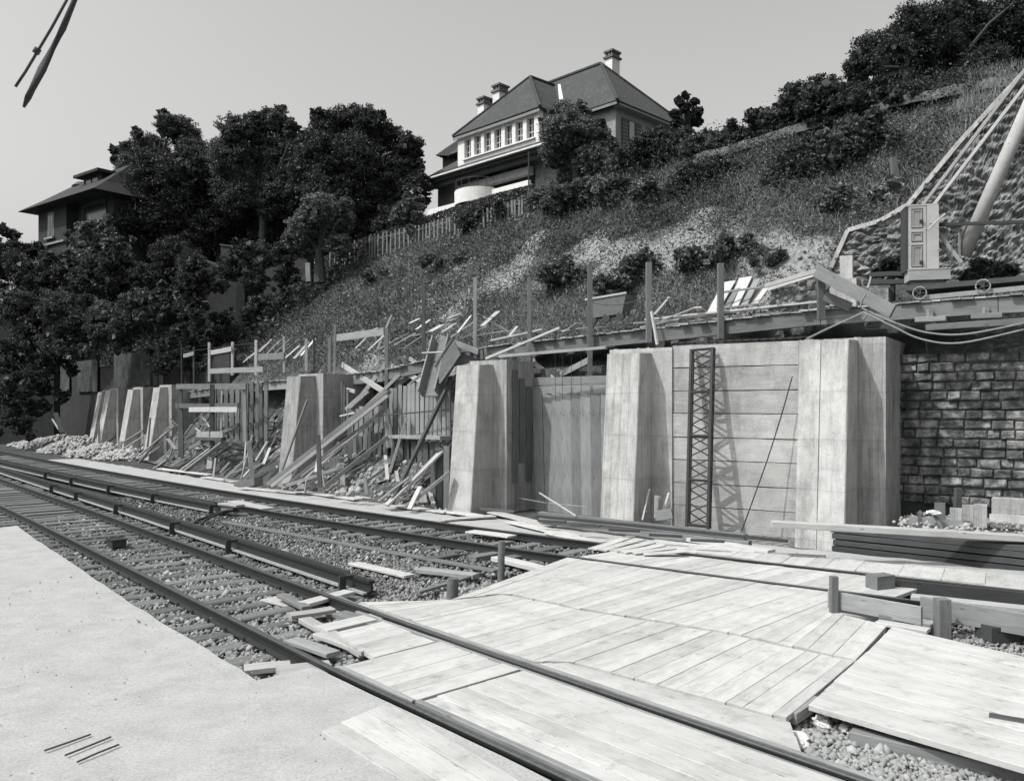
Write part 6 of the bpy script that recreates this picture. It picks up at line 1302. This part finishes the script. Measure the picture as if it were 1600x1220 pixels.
TL = [
 ('broadleaf_tree', 'ragged tall tree with wispy top shoots above the dark old house', [(262, 196, 20), (255, 180, 11), (285, 205, 26), (215, 208, 10), (200, 235, 16), (178, 236, 8), (235, 240, 34), (300, 235, 26), (182, 252, 10), (205, 262, 26)], 60, 30000, .17, 'leaf', (240, 420)),
 ('broadleaf_tree', 'dark tree closing the gap between the two rounded tops and the big round-headed tree', [(480, 250, 50), (470, 310, 55), (340, 260, 40), (330, 320, 50), (300, 330, 50), (560, 330, 56), (610, 330, 40), (250, 330, 46), (200, 330, 34)], 59, 60000, .17, 'leafd', (480, 430)),
 ('broadleaf_tree', 'dense dark tree below the ragged one, left part of the grove', [(250, 275, 45), (215, 300, 40), (300, 265, 42), (280, 320, 48), (330, 290, 40), (185, 300, 28), (232, 350, 50)], 57, 42000, .17, 'leafd', (260, 430)),
 ('broadleaf_tree', 'tree with two rounded tops in the middle of the grove', [(368, 205, 30), (395, 196, 24), (430, 190, 26), (455, 200, 16), (360, 245, 38), (420, 245, 45), (465, 240, 34), (380, 300, 48), (440, 305, 45), (480, 215, 14)], 56, 48000, .17, 'leaf', (410, 420)),
 ('broadleaf_tree', 'big dark round-headed tree nearest the villa', [(540, 190, 32), (510, 200, 30), (575, 190, 28), (600, 215, 30), (635, 228, 26), (648, 258, 18), (500, 240, 40), (555, 250, 50), (610, 270, 42), (520, 300, 50), (585, 320, 48), (640, 290, 28), (615, 350, 36), (480, 270, 34), (550, 372, 36), (655, 285, 22), (650, 240, 14), (660, 310, 16)], 53, 70000, .16, 'leafd', (570, 410)),
 ('broadleaf_tree', 'smaller light-leaved tree in front of the grove, left of the staked hedge', [(500, 325, 28), (475, 350, 28), (525, 345, 28), (495, 372, 32), (540, 320, 14), (460, 380, 20), (530, 385, 22)], 46, 26000, .15, 'leafl', (500, 425)),
 ('broadleaf_tree', 'dark mass of a tree in the deep shade under the grove', [(380, 360, 40), (330, 350, 40), (430, 370, 38), (300, 390, 40), (255, 400, 44)], 58, 26000, .18, 'leafd', (340, 460)),
 ('bush', 'light-leaved bush beside the left corner of the villa', [(640, 318, 16), (628, 338, 20), (650, 345, 18), (641, 300, 9)], 44, 9000, .13, 'leafl', (640, 360)),
 ('bush', 'light bush in front of the dark old house', [(150, 358, 20), (130, 375, 20), (168, 375, 22), (150, 392, 26), (120, 400, 18)], 52, 14000, .15, 'leafl', (150, 420)),
 ('climber', 'ivy mass hanging over the upper dark wall below the old house', [(170, 400, 14), (150, 420, 28), (185, 410, 28), (130, 440, 26), (175, 445, 30), (210, 430, 26), (190, 395, 12)], 50, 26000, .13, 'ivy', (170, 470)),
 ('climber', 'ivy mass spilling to the lower left above the grey wall panels', [(90, 480, 34), (120, 500, 34), (160, 500, 34), (200, 505, 32), (240, 490, 28), (225, 470, 22), (85, 530, 30), (130, 540, 24), (190, 535, 22), (260, 475, 20), (250, 520, 24)], 48, 42000, .12, 'ivyl', (150, 580)),
 ('climber', 'dark ivy at the left picture edge under the garden wall', [(60, 440, 34), (30, 480, 44), (55, 520, 38), (20, 420, 36), (60, 560, 26), (20, 560, 34), (75, 430, 26), (105, 432, 26), (90, 460, 28), (90, 500, 40), (50, 470, 40), (80, 560, 34), (45, 600, 26), (15, 620, 34), (60, 635, 20), (30, 660, 26)], 52, 46000, .15, 'leafd', (40, 600)),
 ('bush', 'dark round bush at the left picture edge below the old house eaves', [(50, 392, 20), (25, 395, 26), (0, 400, 30)], 58, 9000, .15, 'leafd', (30, 430)),
 ('broadleaf_tree', 'dark shady tree between the ivy and the tall brick retaining wall', [(250, 440, 34), (270, 400, 34), (225, 450, 26), (262, 470, 26)], 54, 20000, .15, 'leafd', (255, 540)),
 ('broadleaf_tree', 'dark tree behind the grove closing the gap over the brick garden wall', [(330, 330, 50), (400, 340, 56), (460, 350, 50), (520, 390, 40), (300, 300, 44), (440, 400, 40), (370, 400, 46), (600, 380, 34), (560, 400, 30)], 62, 60000, .18, 'leafd', (400, 470)),
 ('climber', 'dark shrubbery in front of the tall brick retaining wall', [(300, 470, 26), (330, 440, 24), (360, 420, 26), (400, 400, 28), (440, 400, 26), (400, 440, 24), (310, 520, 26), (345, 500, 20), (300, 410, 24), (450, 430, 20), (290, 440, 22)], 46, 30000, .12, 'leafd', (340, 540)),
 ('climber', 'creeper around the foot of the tall dark retaining wall', [(290, 560, 26), (262, 545, 24), (330, 545, 18), (250, 572, 20)], 46.5, 12000, .12, 'ivy', (285, 600)),
 ('broadleaf_tree', 'huge dark tree filling the top right corner', [(1345, 105, 30), (1365, 80, 36), (1400, 95, 44), (1440, 70, 50), (1450, 120, 44), (1500, 80, 52), (1560, 60, 60), (1540, 110, 44), (1620, 90, 60), (1390, 140, 36), (1600, 20, 60), (1500, 30, 50), (1430, 40, 40)], 42, 80000, .15, 'leafd', (1470, 180)),
 ('conifer', 'small dark pine silhouette right of the villa', [(1072, 150, 7), (1059, 158, 8), (1084, 160, 8), (1070, 168, 10), (1054, 178, 10), (1090, 176, 10), (1072, 185, 13), (1056, 192, 9), (1088, 190, 10)], 42, 7000, .12, 'leafd', (1072, 215)),
 ('tree', 'loose tree with pale leaves in front of the villa', [(885, 200, 34), (915, 215, 34), (900, 240, 34), (870, 235, 26), (935, 240, 30), (880, 178, 24), (905, 172, 18), (870, 205, 28), (905, 205, 30), (935, 215, 22), (955, 228, 16), (890, 240, 32), (925, 250, 28), (865, 250, 16), (950, 262, 20), (890, 280, 26), (850, 190, 8), (938, 190, 8)], 38, 60000, .12, 'leafw', (905, 305)),
]
for nm, lb2, L, Y, n, sz, mt, bpx in TL:
    b_ = U(bpx[0], bpx[1], Y); tree(nm if nm != 'tree' else 'broadleaf_tree', lb2, blobs_px(L, Y, rag=nm in ('climber', 'bush')), b_, n, sz, mt, .28, 'tree' if 'tree' in nm or nm == 'conifer' else ('climbing plant' if nm == 'climber' else 'bush'), limbs=nm not in ('climber', 'bush'))
# bushes along the ridge and on the slope: (px, py_bottom, height_px, width_px, material, label)
SH = [(985, 262, 48, 40, 'leaf', 'bush right of the loose tree, under the villa side wall'), (1020, 255, 58, 44, 'leafd', 'dark bush on the crest below the shuttered windows'), (1060, 245, 52, 46, 'leafd', 'dark bush on the crest below the small pine'),
 (1100, 238, 52, 46, 'leaf', 'bush on the crest just right of the small pine'), (1140, 228, 48, 44, 'leaf', 'bush on the crest above the pale path edge, left one'), (1180, 218, 50, 44, 'leafd', 'bush on the crest above the pale path edge, middle one'),
 (1215, 208, 48, 44, 'leaf', 'bush on the crest above the pale path edge, right one'), (1250, 202, 62, 50, 'leafd', 'tall dark bush on the crest halfway to the huge tree'), (1290, 200, 78, 54, 'leafd', 'tallest bush on the crest, next to the huge tree'),
 (1330, 196, 70, 60, 'leafd', 'dark bush under the left side of the huge tree'), (1370, 186, 60, 60, 'leafd', 'dark bush in the shade below the huge tree'), (1415, 172, 40, 50, 'leafd', 'low dark bush at the foot of the huge tree'),
 (1268, 275, 62, 60, 'leafd', 'big dark shrub below the crest at the right'), (1320, 262, 70, 60, 'leaf', 'big shrub below the crest, right of the dark one'), (1360, 240, 54, 60, 'leaf', 'shrub below the crest near the stump post'),
 (1225, 290, 34, 44, 'leaf', 'small shrub left of the big dark shrub'), (1130, 280, 34, 50, 'leaf', 'low shrub under the pale path edge'), (1080, 300, 40, 50, 'leaf', 'low shrub in the middle of the upper slope'),
 (1030, 320, 40, 60, 'leafw', 'leafy shrub below the villa side wall on the slope'), (960, 320, 44, 60, 'leafw', 'leafy shrub on the slope under the loose tree'), (895, 335, 50, 56, 'leaf', 'shrub on the slope below the loose tree'),
 (760, 352, 40, 60, 'leaf', 'shrub at the right end of the paling fence'), (800, 342, 36, 44, 'leafw', 'pale shrub right of the paling fence end'), (850, 330, 42, 44, 'leafw', 'pale shrub left of the loose tree trunk'), (1150, 405, 40, 60, 'leafw', 'weedy shrub on the middle slope above the nailed panel'),
 (1095, 420, 40, 50, 'leafw', 'weedy shrub behind the tallest posts'), (880, 455, 50, 60, 'leafw', 'weedy shrub behind the tip wagon, left one'), (960, 470, 40, 50, 'leafw', 'weedy shrub behind the tip wagon, right one'),
 (1000, 440, 40, 44, 'leafw', 'weedy shrub above the second tallest post'), (1320, 330, 40, 50, 'leafw', 'weedy shrub above the rubble wing wall, left one'), (1390, 318, 36, 40, 'grass', 'dry grassy tuft above the rubble wing wall'),
 (1395, 428, 22, 34, 'leafd', 'dark creeper left of the cabinet base'), (1545, 440, 36, 44, 'leafd', 'dark creeper at the foot of the thick leaning pole'), (700, 420, 26, 60, 'leafw', 'weedy shrub on the slope under the fence, right one'), (600, 440, 24, 60, 'leafw', 'weedy shrub on the slope under the fence, left one'),
 (420, 500, 36, 60, 'leafw', 'weedy shrub at the left end of the slope, upper'), (360, 548, 36, 60, 'leafw', 'weedy shrub at the left end of the slope, lower'), (460, 470, 30, 50, 'leafw', 'weedy shrub near the small pale stone post'), (1200, 415, 24, 40, 'leafw', 'weedy tuft above the low rubble wall')]
for px, pb_, hp_, wp_, mt, lb2 in SH:
    b_ = T(px, pb_) if px != 1395 and px != 1545 else WP(px, pb_, 2.6); y = b_.y; h_ = hp_ / F * y; w_ = wp_ / F * y / 2; bl = []
    h_ *= 1.15; w_ *= 1.35
    for _ in range(18): dx3 = random.uniform(-1, 1); hh3 = h_ * (1 - .6 * dx3 * dx3); bl.append((b_.x + dx3 * w_, b_.y + random.uniform(-.6, .6) * w_, b_.z + hh3 * random.uniform(.05, .8), h_ * random.uniform(.14, .36)))
    tree('shrub' if 'bush' not in lb2 else 'bush', lb2, bl, b_, int(3500 + 5200 * w_ * h_), .06 + .0013 * y, mt, .05, 'shrub' if 'bush' not in lb2 else 'bush')
# clipped hedge along the terrace edge
hd = [(500, 395, 385), (560, 384, 372), (620, 366, 352), (680, 350, 332), (740, 330, 312), (780, 318, 300), (830, 304, 288)]
P = []
for _ in range(26000):
    px = random.uniform(495, 835); b_ = np.interp(px, [h[0] for h in hd], [h[1] for h in hd]); t_ = np.interp(px, [h[0] for h in hd], [h[2] for h in hd]); q = RQ + .6 + random.uniform(-.3, .9)
    p = WP(px, random.uniform(t_ + 1, b_ + 8), q) ; P.append(tuple(p))
P = np.array(P); hg = empty('hedge', tuple(P.mean(0)), 'low clipped hedge running along the terrace edge above the paling fence', 'hedge'); quads_mesh('foliage', leaf_quads(P, .10) - np.array(tuple(hg.location)), M['leafd'], hg)
# ivy hanging on the paling fence
P = []
for _ in range(14000):
    px = random.uniform(505, 822); b_ = np.interp(px, [f[0] for f in FN], [f[1] for f in FN]); t_ = np.interp(px, [f[0] for f in FN], [f[2] for f in FN])
    if noise.noise(Vector((px * .09, 0, 0))) < -.1: continue
    P.append(tuple(WP(px, random.uniform(t_, b_ + 4), RQ - .7 + random.uniform(-.2, .15))))
P = np.array(P); hg = empty('creeper', tuple(P.mean(0)), 'creeper grown through the pales of the terrace fence', 'climbing plant'); quads_mesh('foliage', leaf_quads(P, .09) - np.array(tuple(hg.location)), M['leafw'], hg)
# ---------------------------------------------------------------- ground cover of the slope
def slope_pts(n, qlo, qhi, slo, shi, bare_lim, soft=.25, seed=0):
    out = []; got = 0
    while got < n:
        k = n; s_ = rng.uniform(slo, shi, k); q_ = rng.uniform(qlo, qhi, k)
        i = np.clip(np.searchsorted(us, s_) - 1, 0, len(us) - 2); j = np.clip(np.searchsorted(qs, q_) - 1, 0, len(qs) - 2); fi = (s_ - us[i]) / (us[i + 1] - us[i]); fj = (q_ - qs[j]) / (qs[j + 1] - qs[j])
        p = HG[i, j] * ((1 - fi) * (1 - fj))[:, None] + HG[i + 1, j] * (fi * (1 - fj))[:, None] + HG[i, j + 1] * ((1 - fi) * fj)[:, None] + HG[i + 1, j + 1] * (fi * fj)[:, None]
        bb_ = BG[i, j] + (fsn(p[:, 0] * 2.1, p[:, 1] * 2.1, seed)) * soft; keep = bb_ < bare_lim
        keep &= ~((s_ < COPs[-1][0]) & (q_ > COPq - .4) & (q_ < COPq + .9)); out.append(p[keep]); got += keep.sum()
    return np.concatenate(out)[:n]
def fsn(x, y, sd): return np.sin(x * 1.3 + sd) * np.sin(y * 1.7 + 1.1 * sd) * .5 + np.sin(x * 3.1 + y * 2.3 + sd) * .3 + np.sin(x * 7.3 - y * 5.1) * .25
P = slope_pts(190000, 3.4, 15, -9, 44, .26); P[:, 2] += rng.uniform(0, .16, len(P)) ; tag(quads_mesh('weeds', leaf_quads(P, .075, .4), M['leafw']), 'low leafy weeds covering the hillside', None, None, 'stuff')
P = slope_pts(90000, 3.4, 14, -9, 44, .34, .5, 2); tag(quads_mesh('grass', blades(P, .25, .0075, .6), M['grass']), 'dry grass on the hillside', None, None, 'stuff')
P = slope_pts(110000, 3.2, 14, -9, 44, .9, .3, 4); P[:, 2] += rng.uniform(0, .05, len(P)); tag(quads_mesh('undergrowth', leaf_quads(P, .07, .2), M['leaf']), 'sparse creeping weeds on the bare soil', None, None, 'stuff')
# tall flowering grass patch at the right
P = slope_pts(16000, 6.5, 12.5, -7, -1, .5, .4, 9); tag(quads_mesh('tall_grass', blades(P, .42, .01, .25), M['grass']), 'tall pale grass in flower near the stump post', None, None, 'stuff')
# dense leafy ground cover in front of the grove
P = slope_pts(60000, 3.5, 14, 17, 46, .6, .3, 5); P[:, 2] += rng.uniform(0, .35, len(P)); tag(quads_mesh('nettles', leaf_quads(P, .12, .5), M['leafw']), 'dense nettles at the left end of the hillside', None, None, 'stuff')
# woodland floor on the bank at the left
P = slope_pts(90000, 3.6, 24, 34, 76, 9, .1, 3); P[:, 2] += rng.random(len(P)) ** 1.5 * 1.3
tag(quads_mesh('undergrowth', leaf_quads(P, .22), M['leafd']), 'dark undergrowth on the wooded bank at the left', None, None, 'stuff')
# tangled scrub over the slope: low mixed clumps that run into one another
def scrub(n, slo, shi, qlo, qhi, rlo, rhi, hmul, mat, size, dens, label, seed, lim=.45):
    C3 = slope_pts(n, qlo, qhi, slo, shi, lim, .5, seed); out = []
    for p in C3:
        r_ = random.uniform(rlo, rhi); k = int(dens * r_ * r_) + 20; e = rng.normal(size=(k, 3)); e /= np.linalg.norm(e, axis=1)[:, None]; e *= (rng.uniform(.15, 1, k) ** .5)[:, None]
        lump = 1 + .5 * np.sin(e[:, 0] * 5 + p[0] * 3) * np.sin(e[:, 1] * 6 + p[1]); out.append(p + e * r_ * np.stack([lump * 1.3, lump * 1.3, lump * hmul], 1) + np.array([0, 0, r_ * .15]))
    tag(quads_mesh('scrub', leaf_quads(np.concatenate(out), size), M[mat]), label, None, None, 'stuff')
scrub(260, -9, 16, 5.2, 13, .25, .7, .7, 'leaf', .075, 900, 'mid green tangled scrub on the slope', 11)
scrub(150, -9, 14, 7.5, 13, .35, .9, .8, 'leafd', .08, 900, 'dark tangled scrub high on the slope', 12)
scrub(200, -6, 20, 3.3, 8, .15, .45, .6, 'leafw', .065, 1400, 'pale weedy clumps low on the slope', 13, .6)
scrub(160, 14, 40, 4, 13, .3, .8, .8, 'leaf', .1, 700, 'tangled scrub at the left end of the slope', 14, .8)
scrub(120, -9, 12, 12.2, 14.5, .5, 1.2, .9, 'leafd', .09, 800, 'dark brambles along the crest', 15, 5)
# pale worn kerb of the terrace path along the crest
grid_mesh('terrace_path', lambda s, q: LW(s, q, zr(s) + (-.12 if 11.2 < q < 11.7 else -.45) + .06 * noise.noise(Vector((s * 2, 0, 0)))), np.arange(-11, 8, .3), [11.12, 11.21, 11.6, 11.75], M['kerb'], 'pale worn edge of the terrace path below the crest bushes')
P = []
for p, r_, a_ in bp:
    for _ in range(int(70 * r_ * a_)):
        x = p.x + random.gauss(0, r_ * .8); y = p.y + random.gauss(0, r_ * .8); k = np.argmin((HG[:, :, 0] - x) ** 2 + (HG[:, :, 1] - y) ** 2); P.append((x, y, HG.reshape(-1, 3)[k, 2] + .0))
tag(stones('chalk_rubble', np.array(P), .042, M['spoil'], .8), 'chalk stones and clods on the bare patches of the slope', None, None, 'stuff')
